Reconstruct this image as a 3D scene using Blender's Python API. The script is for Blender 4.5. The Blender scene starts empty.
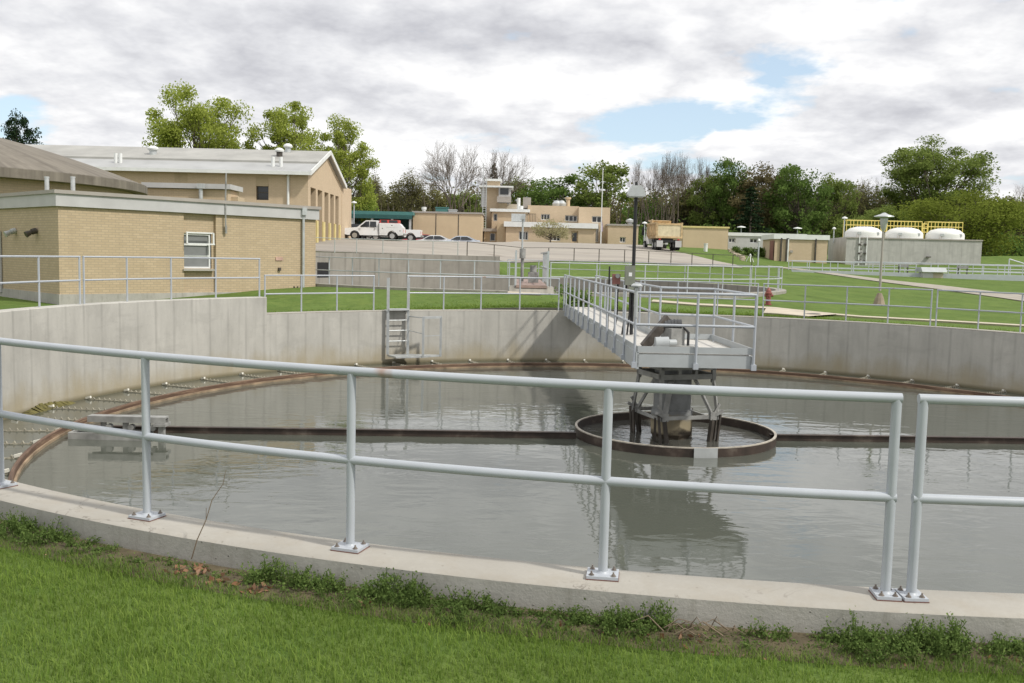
import bpy, math, random
import numpy as np
from mathutils import Vector, Matrix
random.seed(7); rng=np.random.default_rng(7)
PI=math.pi; R=math.radians
sc=bpy.context.scene; COL=sc.collection
# ---------------------------------------------------------------- camera model (measured from the photograph)
F,PIT,ROL,CZ=936.3,.0904,.0231,1.762
CX,CY,RT=3.149,18.088,13.12          # round tank: centre and inner radius; coping top is z=0
WZ=-1.67                              # water level
def ray(px,py):
    X,Y=px-512,py-341.5; cr,sr=math.cos(ROL),math.sin(ROL); X,Y=X*cr+Y*sr,-X*sr+Y*cr
    c,s=math.cos(PIT),math.sin(PIT)
    return Vector((X/F,c-Y/F*s,-s-Y/F*c))
def G(px,py,y): v=ray(px,py); return v*(y/v.y)+Vector((0,0,CZ))
def GZ(px,py,z): v=ray(px,py); return v*((z-CZ)/v.z)+Vector((0,0,CZ))
# ---------------------------------------------------------------- terrain height
COLS=[(-400,[(14,-.17),(20,-.1),(38,-.1),(60,1.3),(75,2.6),(95,3.1),(140,3.6),(700,9)]),
 (60,[(14,-.17),(19,-.1),(30,-.15),(38,-.05),(60,1.3),(75,2.62),(95,3.1),(140,3.6),(700,9)]),
 (330,[(14,-.17),(30,-.06),(36,.4),(58,.42),(59.5,.5),(60.5,1.62),(68,1.66),(75,2.3),(84,2.85),(96,3.2),(103,2.75),(140,2.8),(700,9)]),
 (480,[(14,-.17),(30,-.06),(34.3,.43),(58,.43),(59.3,.47),(60.3,1.62),(68,1.64),(75,1.8),(96,3.15),(103,2.7),(140,3.0),(700,9)]),
 (512,[(14,-.17),(30,-.06),(34.3,.43),(51,.43),(60,.46),(75,1.45),(97,3.25),(112,3.55),(140,3.6),(700,9)]),
 (620,[(14,-.17),(30,-.06),(36,.43),(51,.43),(60,.46),(76,1.4),(90,2.8),(100,3.2),(112,3.5),(140,3.6),(700,9)]),
 (700,[(14,-.17),(30,-.06),(40,.43),(51,.43),(60,.48),(76,1.15),(84,1.8),(90,2.4),(100,2.95),(112,3.3),(140,3.6),(700,9)]),
 (775,[(14,-.17),(28,-.06),(42,.40),(51,.43),(60,.52),(75,1.05),(90,1.65),(100,2.2),(112,2.9),(140,3.4),(700,9)]),
 (860,[(14,-.17),(28,-.06),(42,.05),(55,.3),(68,.7),(80,1.15),(95,1.7),(112,2.6),(140,3.2),(700,9)]),
 (1000,[(14,-.17),(28,-.06),(42,.05),(55,.35),(68,.66),(80,1.0),(92,1.75),(104,3.1),(140,3.4),(700,9)]),
 (1500,[(14,-.17),(28,-.06),(42,.05),(55,.35),(68,.66),(80,1.0),(92,1.9),(104,3.3),(140,3.4),(700,9)])]
CA=np.array([c[0] for c in COLS],float)
def Tn(x,y):
    x=np.asarray(x,float); y=np.asarray(y,float)
    yy=np.maximum(y,1.0); a=512+936*x/np.maximum(y,14)
    prof=np.stack([np.interp(yy,[p[0] for p in c[1]],[p[1] for p in c[1]]) for c in COLS],-1)
    i=np.clip(np.searchsorted(CA,a)-1,0,len(CA)-2); t=np.clip((a-CA[i])/(CA[i+1]-CA[i]),0,1)
    return np.take_along_axis(prof,i[...,None],-1)[...,0]*(1-t)+np.take_along_axis(prof,i[...,None]+1,-1)[...,0]*t
def T(x,y): return float(Tn(np.array([x]),np.array([y]))[0])
def hit(px,py,y0=13,y1=600):
    v=ray(px,py); y=y0; pv=None
    while y<y1:
        p=v*(y/v.y)+Vector((0,0,CZ))
        if p.z<=T(p.x,p.y): return p
        y*=1.004
    return p
# ---------------------------------------------------------------- materials
def nm(name):
    m=bpy.data.materials.new(name); m.use_nodes=True; nt=m.node_tree
    return m,nt,nt.nodes['Principled BSDF']
def L(nt,a,b): nt.links.new(a,b)
def setin(nt,sock,v):
    if isinstance(v,bpy.types.NodeSocket): nt.links.new(v,sock)
    else:
        if isinstance(v,tuple) and len(v)==3 and sock.type=='RGBA': v=(*v,1)
        sock.default_value=v
def coord(nt,kind='Object'):
    n=nt.nodes.get('TC') or nt.nodes.new('ShaderNodeTexCoord'); n.name='TC'; return n.outputs[kind]
def mapping(nt,vec,scale=(1,1,1),loc=(0,0,0)):
    n=nt.nodes.new('ShaderNodeMapping'); L(nt,vec,n.inputs[0]); n.inputs['Scale'].default_value=scale; n.inputs['Location'].default_value=loc; return n.outputs[0]
def noise(nt,vec,scale,detail=4,rough=.55,dist=0):
    n=nt.nodes.new('ShaderNodeTexNoise'); L(nt,vec,n.inputs['Vector']); n.inputs['Scale'].default_value=scale
    n.inputs['Detail'].default_value=detail; n.inputs['Roughness'].default_value=rough; n.inputs['Distortion'].default_value=dist; return n.outputs[0]
def ramp(nt,fac,stops):
    n=nt.nodes.new('ShaderNodeValToRGB'); L(nt,fac,n.inputs[0]); e=n.color_ramp.elements
    while len(e)<len(stops): e.new(.5)
    for i,(p,c) in enumerate(stops):
        e[i].position=p; e[i].color=(*c,1) if isinstance(c,tuple) else (c,c,c,1)
    return n.outputs[0]
def mix(nt,fac,a,b,mode='MIX'):
    n=nt.nodes.new('ShaderNodeMix'); n.data_type='RGBA'; n.blend_type=mode
    setin(nt,n.inputs[0],fac); setin(nt,n.inputs[6],a); setin(nt,n.inputs[7],b); return n.outputs[2]
def math_(nt,op,a,b=0.,c=None):
    n=nt.nodes.new('ShaderNodeMath'); n.operation=op; setin(nt,n.inputs[0],a); setin(nt,n.inputs[1],b)
    if c is not None: setin(nt,n.inputs[2],c)
    return n.outputs[0]
def sepxyz(nt,v):
    n=nt.nodes.new('ShaderNodeSeparateXYZ'); L(nt,v,n.inputs[0]); return n.outputs
def bump(nt,h,b,strength=.3,dist=.02,normal=None):
    n=nt.nodes.new('ShaderNodeBump'); L(nt,h,n.inputs['Height']); n.inputs['Strength'].default_value=strength; n.inputs['Distance'].default_value=dist
    if normal is not None: L(nt,normal,n.inputs['Normal'])
    if b is not None: L(nt,n.outputs[0],b.inputs['Normal'])
    return n.outputs[0]
def simple(name,col,rough=.6,metal=0,var=.15,scale=3,bmp=0,spec=.5):
    m,nt,b=nm(name); n=noise(nt,coord(nt),scale,5)
    c=mix(nt,ramp(nt,n,[(.3,0.),(.7,1.)]),tuple(x*(1-var) for x in col),tuple(min(1,x*(1+var)) for x in col))
    L(nt,c,b.inputs['Base Color']); b.inputs['Roughness'].default_value=rough; b.inputs['Metallic'].default_value=metal
    b.inputs['Specular IOR Level'].default_value=spec
    if bmp: bump(nt,noise(nt,coord(nt),scale*8,4),b,bmp,.01)
    return m
M={}
def concrete_wall(name,base,stain,seam=.62,dark=.55):
    m,nt,b=nm(name); uv=coord(nt,'UV'); s=sepxyz(nt,uv)
    n1=noise(nt,mapping(nt,uv,(.9,.35,1)),1.6,6,.6); n2=noise(nt,mapping(nt,uv,(5,.5,1)),1,4,.6); n3=noise(nt,uv,14,6,.65)
    c=mix(nt,ramp(nt,n1,[(.3,0.),(.72,1.)]),tuple(x*.82 for x in base),tuple(min(1,x*1.1) for x in base))
    c=mix(nt,math_(nt,'MULTIPLY',ramp(nt,n2,[(.5,0.),(.75,1.)]),.45),c,tuple(x*.6 for x in base))
    n5=noise(nt,mapping(nt,uv,(.5,1.2,1),(3,3,0)),1.3,7,.7,.4); c=mix(nt,math_(nt,'MULTIPLY',ramp(nt,n5,[(.52,0.),(.62,1.)]),.28),c,tuple(x*.62 for x in base))
    # board seams
    f=math_(nt,'FRACT',math_(nt,'DIVIDE',s[0],seam)); d=math_(nt,'ABSOLUTE',math_(nt,'SUBTRACT',f,.5))
    ln=ramp(nt,d,[(.41,0.),(.485,1.)]); k=noise(nt,mapping(nt,uv,(1.5,.8,1)),1.0,3)
    ln=math_(nt,'MULTIPLY',ln,ramp(nt,k,[(.35,.25),(.62,1.)]))
    c=mix(nt,math_(nt,'MULTIPLY',ln,dark),c,tuple(x*.45 for x in base))
    # tide stain just above the water
    st=ramp(nt,math_(nt,'ADD',s[1],math_(nt,'MULTIPLY',n1,.9)),[(0,1.),(.25,1.),(1,0.)]) if False else None
    h=math_(nt,'ADD',math_(nt,'MULTIPLY',math_(nt,'ADD',s[1],1.67),1.0),math_(nt,'MULTIPLY',math_(nt,'SUBTRACT',n1,.5),1.2))
    if stain: c=mix(nt,ramp(nt,h,[(.05,.8),(.62,0.)]),c,stain)
    if stain: c=mix(nt,ramp(nt,math_(nt,'ADD',s[1],1.67),[(0.02,.85),(.12,0.)]),c,(.12,.10,.04))
    c=mix(nt,math_(nt,'MULTIPLY',n3,.25),c,tuple(x*.6 for x in base))
    v=nt.nodes.new('ShaderNodeTexVoronoi'); L(nt,uv,v.inputs['Vector']); v.inputs['Scale'].default_value=11
    c=mix(nt,math_(nt,'MULTIPLY',ramp(nt,v.outputs[0],[(.05,1.),(.1,0.)]),.6),c,tuple(x*.35 for x in base))
    L(nt,c,b.inputs['Base Color']); b.inputs['Roughness'].default_value=.85
    bump(nt,math_(nt,'ADD',n3,math_(nt,'MULTIPLY',ln,-.5)),b,.35,.01); return m
M['wall']=concrete_wall('tank_concrete',(.50,.485,.44),(.37,.31,.19),.62,.42)
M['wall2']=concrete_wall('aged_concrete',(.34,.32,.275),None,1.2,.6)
M['blockwall']=concrete_wall('grey_concrete',(.48,.47,.445),None,1.22,.3)
def coping():
    m,nt,b=nm('coping_concrete'); uv=coord(nt,'UV'); ob=coord(nt)
    n1=noise(nt,ob,.7,6,.6); n2=noise(nt,ob,30,6,.7); n3=noise(nt,ob,5,5,.65)
    c=mix(nt,ramp(nt,n1,[(.35,0.),(.68,1.)]),(.35,.33,.29),(.45,.43,.385))
    c=mix(nt,math_(nt,'MULTIPLY',ramp(nt,n3,[(.48,0.),(.72,1.)]),.4),c,(.33,.285,.22))
    c=mix(nt,math_(nt,'MULTIPLY',n2,.35),c,(.25,.23,.19))
    n4=noise(nt,ob,1.9,7,.7,.6); c=mix(nt,math_(nt,'MULTIPLY',ramp(nt,n4,[(.50,0.),(.60,1.)]),.35),c,(.33,.31,.27))
    crk=ramp(nt,math_(nt,'ABSOLUTE',math_(nt,'SUBTRACT',noise(nt,ob,1.3,5,.6,.9),.5)),[(0,1.),(.006,0.)]); crm=ramp(nt,noise(nt,ob,.6,2),[(.52,0.),(.58,1.)])
    c=mix(nt,math_(nt,'MULTIPLY',math_(nt,'MULTIPLY',crk,crm),.7),c,(.14,.12,.10))
    vo=nt.nodes.new('ShaderNodeTexVoronoi'); L(nt,ob,vo.inputs['Vector']); vo.inputs['Scale'].default_value=9; c=mix(nt,math_(nt,'MULTIPLY',ramp(nt,vo.outputs[0],[(.04,1.),(.09,0.)]),.55),c,(.2,.18,.15))
    L(nt,c,b.inputs['Base Color']); b.inputs['Roughness'].default_value=.9
    bump(nt,n2,b,.5,.006); return m
M['coping']=coping()
def curbface():
    m,nt,b=nm('curb_face_concrete'); uv=coord(nt,'UV'); s=sepxyz(nt,uv)
    n1=noise(nt,uv,1.1,6,.6); n2=noise(nt,mapping(nt,uv,(4,1,1)),2,5,.7); n3=noise(nt,uv,35,6,.7)
    c=mix(nt,ramp(nt,n1,[(.3,0.),(.7,1.)]),(.34,.33,.30),(.50,.48,.44))
    c=mix(nt,math_(nt,'MULTIPLY',ramp(nt,n2,[(.5,0.),(.72,1.)]),.5),c,(.20,.19,.15))
    v=nt.nodes.new('ShaderNodeTexVoronoi'); L(nt,uv,v.inputs['Vector']); v.inputs['Scale'].default_value=17
    k=noise(nt,uv,2.3,2)
    hole=math_(nt,'MULTIPLY',ramp(nt,v.outputs[0],[(.07,1.),(.13,0.)]),ramp(nt,k,[(.42,0.),(.6,1.)]))
    c=mix(nt,math_(nt,'MULTIPLY',hole,.8),c,(.07,.065,.055))
    c=mix(nt,math_(nt,'MULTIPLY',n3,.25),c,(.18,.17,.14))
    c=mix(nt,ramp(nt,s[1],[(0,.0),(0.01,0.)]),c,(.2,.18,.13))
    L(nt,c,b.inputs['Base Color']); b.inputs['Roughness'].default_value=.9
    bump(nt,math_(nt,'SUBTRACT',n3,hole),b,.5,.01); return m
M['curb']=curbface()
def brick(name,c1,c2,mortar,sc_=1.0,streak=.2):
    m,nt,b=nm(name); uv=coord(nt,'UV')
    t=nt.nodes.new('ShaderNodeTexBrick'); L(nt,uv,t.inputs['Vector'])
    t.inputs['Color1'].default_value=(*c1,1); t.inputs['Color2'].default_value=(*c2,1); t.inputs['Mortar'].default_value=(*mortar,1)
    t.inputs['Scale'].default_value=1; t.inputs['Mortar Size'].default_value=.012; t.inputs['Brick Width'].default_value=.3*sc_; t.inputs['Row Height'].default_value=.105*sc_
    t.inputs['Mortar Smooth'].default_value=.3
    n1=noise(nt,uv,.5,5,.6); n2=noise(nt,mapping(nt,uv,(2.5,.3,1)),1,4)
    c=mix(nt,math_(nt,'MULTIPLY',ramp(nt,n1,[(.35,0.),(.7,1.)]),.35),t.outputs[0],tuple(x*.75 for x in c1))
    c=mix(nt,math_(nt,'MULTIPLY',ramp(nt,n2,[(.52,0.),(.78,1.)]),streak),c,tuple(x*.5 for x in c1))
    L(nt,c,b.inputs['Base Color']); b.inputs['Roughness'].default_value=.85; return m
M['brick']=brick('buff_brick',(.53,.42,.275),(.46,.36,.23),(.37,.30,.215),.8)
M['brickfar']=brick('tan_brick',(.60,.47,.325),(.55,.43,.29),(.46,.37,.265),1.0,.14)
M['tanpanel']=simple('tan_panel',(.56,.44,.29),.8,0,.06,.6)
M['fascia']=simple('grey_fascia',(.48,.475,.475),.5,0,.08,1.5)
M['fasciatop']=simple('grey_coping_metal',(.36,.33,.30),.6,0,.1,1.5)
M['whitepaint']=simple('white_paint',(.72,.73,.72),.5,0,.06,2)
M['metalroof']=simple('pale_metal_roof',(.35,.345,.32),.6,0,.15,.5)
M['metalroofe']=simple('pale_roof_edge',(.38,.385,.38),.55,0,.12,.5)
def domeroof():
    m,nt,b=nm('weathered_dome_concrete'); uv=coord(nt,'UV')
    n1=noise(nt,mapping(nt,uv,(2.2,.12,1)),1,6,.65); n2=noise(nt,coord(nt),1.5,6,.7)
    c=mix(nt,ramp(nt,n1,[(.3,0.),(.7,1.)]),(.12,.105,.085),(.24,.215,.175))
    c=mix(nt,math_(nt,'MULTIPLY',ramp(nt,n2,[(.5,0.),(.7,1.)]),.5),c,(.1,.085,.065))
    L(nt,c,b.inputs['Base Color']); b.inputs['Roughness'].default_value=.9; return m
M['dome']=domeroof()
def railpaint():
    m,nt,b=nm('pale_grey_rail_paint'); n=noise(nt,coord(nt),6,5); k=noise(nt,coord(nt),40,3)
    c=mix(nt,n,(.38,.405,.44),(.46,.49,.525)); c=mix(nt,math_(nt,'MULTIPLY',ramp(nt,k,[(.62,0.),(.75,1.)]),.3),c,(.38,.40,.40))
    r=noise(nt,coord(nt),2.3,3); c=mix(nt,math_(nt,'MULTIPLY',ramp(nt,r,[(.68,0.),(.74,1.)]),.75),c,(.30,.17,.10))
    L(nt,c,b.inputs['Base Color']); b.inputs['Roughness'].default_value=.42; b.inputs['Specular IOR Level'].default_value=.5; return m
M['rail']=railpaint()
M['farrail']=simple('far_rail_paint',(.46,.49,.51),.5,0,.06,3)
M['galv']=simple('galvanised_steel',(.50,.52,.52),.45,.35,.12,5)
M['beam']=simple('grey_painted_steel',(.40,.425,.43),.5,0,.08,2.5)
M['drysteel']=simple('weathered_grey_steel',(.30,.30,.285),.6,.1,.35,4)
M['darksteel']=simple('dark_wet_steel',(.07,.06,.05),.5,.1,.4,6)
M['deck']=simple('deck_plate',(.52,.50,.46),.7,0,.1,4)
M['bolt']=simple('rusted_bolt',(.22,.19,.165),.7,.3,.3,20)
M['gasket']=simple('red_primer_edge',(.17,.085,.065),.7,0,.2,20)
M['black']=simple('black_paint',(.015,.015,.016),.5,0,.2,5)
M['motor']=simple('dark_grey_motor',(.07,.072,.075),.55,.1,.3,6)
M['rubber']=simple('tyre_rubber',(.02,.02,.02),.85,0,.2,5)
M['chrome']=simple('silver_metal',(.6,.6,.6),.3,.8,.05,3)
M['whitecar']=simple('white_car_paint',(.78,.79,.80),.25,0,.03,2)
M['silvercar']=simple('silver_car_paint',(.55,.60,.68),.25,.2,.03,2)
M['redcar']=simple('dark_red_car_paint',(.35,.04,.05),.25,0,.05,2)
M['darkcar']=simple('dark_car_paint',(.03,.03,.035),.25,0,.05,2)
M['redtint']=simple('red_tool_rack',(.5,.07,.06),.5,0,.1,2)
m,nt,b=nm('dark_window_glass'); b.inputs['Base Color'].default_value=(.02,.025,.03,1); b.inputs['Roughness'].default_value=.08; M['glass']=m
n=noise(nt,coord(nt),.8,2); L(nt,mix(nt,n,(.01,.012,.015),(.05,.055,.06)),b.inputs['Base Color'])
m,nt,b=nm('grey_window_glass'); L(nt,mix(nt,noise(nt,coord(nt),2,3),(.16,.165,.165),(.26,.27,.27)),b.inputs['Base Color']); b.inputs['Roughness'].default_value=.2; M['glassgrey']=m
M['truckbed']=simple('dusty_tan_truck_bed',(.52,.38,.21),.7,0,.35,2.2)
M['tailgate']=simple('dusty_cream_tailgate',(.64,.56,.38),.7,0,.2,2.5)
M['teal']=simple('teal_metal',(.06,.19,.18),.5,0,.12,1)
M['darkteal']=simple('dark_teal_metal',(.02,.09,.085),.5,0,.15,1)
M['yellow']=simple('yellow_safety_paint',(.74,.60,.16),.5,0,.08,2)
M['paleyellow']=simple('pale_yellow_paint',(.66,.55,.24),.6,0,.1,2)
def whitetank():
    m,nt,b=nm('white_tank_shell'); ob=coord(nt); n=noise(nt,mapping(nt,ob,(3,3,.35)),1.5,5)
    c=mix(nt,math_(nt,'MULTIPLY',ramp(nt,n,[(.6,0.),(.72,1.)]),.5),(.74,.74,.71),(.42,.28,.17)); L(nt,c,b.inputs['Base Color']); b.inputs['Roughness'].default_value=.5; return m
M['whitetank']=whitetank()
M['hydrant']=simple('dull_red_paint',(.24,.07,.06),.6,0,.2,8)
M['olivebox']=simple('grey_green_box',(.20,.215,.17),.6,0,.1,6)
M['redbox']=simple('brown_red_box',(.22,.09,.075),.6,0,.1,6)
M['path']=simple('concrete_path',(.50,.44,.345),.9,0,.12,1.2,.2)
M['gravel']=simple('gravel_track',(.33,.30,.25),.95,0,.18,1.5,.4)
M['soil']=simple('brown_soil',(.10,.08,.045),.95,0,.35,9,.6)
M['rubble']=simple('pale_rubble',(.40,.34,.26),.95,0,.3,3,.6)
M['bark']=simple('grey_brown_bark',(.11,.09,.07),.9,0,.3,3)
M['barkpale']=simple('pale_twig_bark',(.155,.125,.10),.9,0,.25,3)
M['whiteplastic']=simple('cream_tab',(.70,.68,.60),.6,0,.1,10)
M['rod']=simple('submerged_rod',(.30,.28,.22),.7,0,.5,26)
M['column']=None
def colmat():
    m,nt,b=nm('stained_column_steel'); ob=coord(nt); s=sepxyz(nt,ob); n=noise(nt,ob,2.6,6,.65); n2=noise(nt,ob,14,4)
    c=mix(nt,ramp(nt,n,[(.35,0.),(.65,1.)]),(.15,.155,.155),(.25,.26,.26))
    h=math_(nt,'ADD',math_(nt,'SUBTRACT',s[2],2.2),math_(nt,'MULTIPLY',math_(nt,'SUBTRACT',n,.5),.5))
    c=mix(nt,ramp(nt,math_(nt,'ADD',h,1.6),[(.28,.9),(.42,0.)]),c,(.36,.30,.19))
    c=mix(nt,ramp(nt,math_(nt,'ADD',h,1.6),[(.03,1.),(.12,0.)]),c,(.06,.045,.03))
    c=mix(nt,math_(nt,'MULTIPLY',n2,.2),c,(.1,.09,.07)); L(nt,c,b.inputs['Base Color']); b.inputs['Roughness'].default_value=.6; return m
M['column']=colmat()
def weirmat():
    m,nt,b=nm('stained_weir_board'); uv=coord(nt,'UV'); n=noise(nt,mapping(nt,uv,(.55,9,1)),1.3,7,.7); n2=noise(nt,uv,9,5,.7)
    c=ramp(nt,n,[(.36,(.06,.038,.026)),(.52,(.14,.085,.055)),(.62,(.30,.21,.14)),(.72,(.46,.40,.31))])
    c=mix(nt,math_(nt,'MULTIPLY',n2,.4),c,(.10,.05,.03)); L(nt,c,b.inputs['Base Color']); b.inputs['Roughness'].default_value=.7; return m
M['weir']=weirmat()
M['weirpale']=simple('pale_stained_ledge',(.27,.20,.13),.75,0,.6,2.2)
def ringmat():
    m,nt,b=nm('rust_brown_ring'); ob=coord(nt); n=noise(nt,ob,2.2,6,.65); n2=noise(nt,ob,12,4)
    c=ramp(nt,n,[(.35,(.03,.022,.017)),(.55,(.065,.045,.035)),(.72,(.18,.15,.12))]); c=mix(nt,math_(nt,'MULTIPLY',n2,.3),c,(.03,.02,.015))
    L(nt,c,b.inputs['Base Color']); b.inputs['Roughness'].default_value=.55; return m
M['ring']=ringmat()
M['ringtop']=simple('pale_worn_rim',(.42,.38,.32),.6,0,.3,7)
M['algae']=simple('algae_scum',(.13,.115,.035),.9,0,.4,9,.6)
def grassmat(name,a,b_,scale):
    m,nt,b=nm(name); ob=coord(nt); n1=noise(nt,ob,.25,5,.6); n2=noise(nt,ob,scale,6,.7); n3=noise(nt,mapping(nt,ob,(1,.35,1)),1.3,4,.6)
    c=mix(nt,ramp(nt,n1,[(.3,0.),(.7,1.)]),a,b_)
    c=mix(nt,math_(nt,'MULTIPLY',ramp(nt,n2,[(.35,0.),(.7,1.)]),.5),c,tuple(x*.5 for x in a))
    c=mix(nt,math_(nt,'MULTIPLY',ramp(nt,noise(nt,ob,2.2,7,.75),[(.42,0.),(.62,1.)]),.45),c,(b_[0]*1.25,b_[1]*1.05,b_[2]*1.2))
    c=mix(nt,math_(nt,'MULTIPLY',ramp(nt,noise(nt,mapping(nt,ob,(1,.5,1),(5,2,0)),.6,5,.6),[(.45,0.),(.65,1.)]),.45),c,(a[0]*.72,a[1]*.70,a[2]*.7))
    c=mix(nt,math_(nt,'MULTIPLY',ramp(nt,n3,[(.5,0.),(.75,1.)]),.35),c,(b_[0]*1.35,b_[1]*1.15,b_[2]*1.1))
    L(nt,c,b.inputs['Base Color']); b.inputs['Roughness'].default_value=.95; b.inputs['Specular IOR Level'].default_value=.1
    bump(nt,n2,b,.8,.06); return m
M['ground']=grassmat('lawn',(.095,.155,.034),(.135,.205,.050),5)
def leafmat(name,a,b_,trans=.35,rough=.6,NSC=.35):
    m=bpy.data.materials.new(name); m.use_nodes=True; nt=m.node_tree; nt.nodes.remove(nt.nodes['Principled BSDF'])
    out=nt.nodes['Material Output']; g=nt.nodes.new('ShaderNodeNewGeometry')
    n=noise(nt,coord(nt),NSC,4); r=g.outputs['Random Per Island']
    c=mix(nt,r,a,b_); c=mix(nt,math_(nt,'MULTIPLY',ramp(nt,n,[(.4,0.),(.62,1.)]),.5),c,tuple(x*.65 for x in a))
    d=nt.nodes.new('ShaderNodeBsdfDiffuse'); L(nt,c,d.inputs[0]); t=nt.nodes.new('ShaderNodeBsdfTranslucent'); L(nt,c,t.inputs[0])
    x=nt.nodes.new('ShaderNodeMixShader'); x.inputs[0].default_value=trans; L(nt,d.outputs[0],x.inputs[1]); L(nt,t.outputs[0],x.inputs[2]); L(nt,x.outputs[0],out.inputs[0]); return m
M['blade']=leafmat('grass_blades',(.145,.24,.042),(.30,.395,.095),.5,.6,1.1)
M['weed']=leafmat('weed_leaves',(.10,.165,.045),(.22,.30,.09),.4)
M['leafbright']=leafmat('spring_leaves',(.30,.37,.06),(.48,.53,.14),.5)
M['leafmid']=leafmat('mid_green_leaves',(.17,.23,.055),(.28,.34,.10),.45)
M['leafdark']=leafmat('dark_green_leaves',(.105,.175,.042),(.18,.255,.07),.42)
M['leafolive']=leafmat('olive_leaves',(.18,.18,.07),(.28,.265,.12),.42)
M['leafbrown']=leafmat('brown_buds',(.15,.13,.065),(.22,.185,.09),.35)
M['leafyellow']=leafmat('yellow_green_leaves',(.165,.21,.035),(.25,.29,.06),.4)
M['needle']=leafmat('dark_needles',(.018,.035,.018),(.04,.065,.03),.15)
M['blossom']=leafmat('cream_blossom',(.34,.33,.17),(.50,.46,.28),.4)
M['deadleaf']=leafmat('dead_leaves',(.22,.11,.06),(.42,.27,.18),.2)
M['barestem']=simple('dry_stem',(.16,.12,.08),.8,0,.2,9)
def pave():
    m,nt,b=nm('worn_pavement'); ob=coord(nt); n1=noise(nt,mapping(nt,ob,(.12,.5,1)),1,5,.6); n2=noise(nt,ob,3,6,.7)
    c=mix(nt,ramp(nt,n1,[(.35,0.),(.7,1.)]),(.30,.27,.235),(.40,.365,.31))
    c=mix(nt,math_(nt,'MULTIPLY',ramp(nt,noise(nt,mapping(nt,ob,(.25,.9,1),(3,1,0)),1,4),[(.62,0.),(.7,1.)]),.6),c,(.16,.12,.09))
    c=mix(nt,math_(nt,'MULTIPLY',n2,.2),c,(.2,.19,.17)); L(nt,c,b.inputs['Base Color']); b.inputs['Roughness'].default_value=.9; return m
M['pave']=pave()
def watermat(name,base,s1,s2):
    m,nt,b=nm(name); ob=coord(nt)
    n0=noise(nt,ob,.28,4,.6); c=mix(nt,n0,base,tuple(x*1.25 for x in base)); L(nt,c,b.inputs['Base Color'])
    b.inputs['Roughness'].default_value=.03; b.inputs['IOR'].default_value=1.5; b.inputs['Specular IOR Level'].default_value=.5
    n1=noise(nt,mapping(nt,ob,(1,1.9,1)),1.45,3,.5,.5); n2=noise(nt,ob,9,3,.5)
    amp=ramp(nt,noise(nt,ob,.35,3),[(.35,.25),(.7,1.)])
    h=math_(nt,'ADD',math_(nt,'MULTIPLY',math_(nt,'MULTIPLY',n1,amp),s1),math_(nt,'MULTIPLY',math_(nt,'MULTIPLY',n2,amp),s2))
    bump(nt,h,b,1.0,1.0); return m
M['water']=watermat('murky_water',(.080,.086,.070),.0130,.0008)
M['waterring']=watermat('churned_water',(.075,.075,.065),.035,.012)
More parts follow.
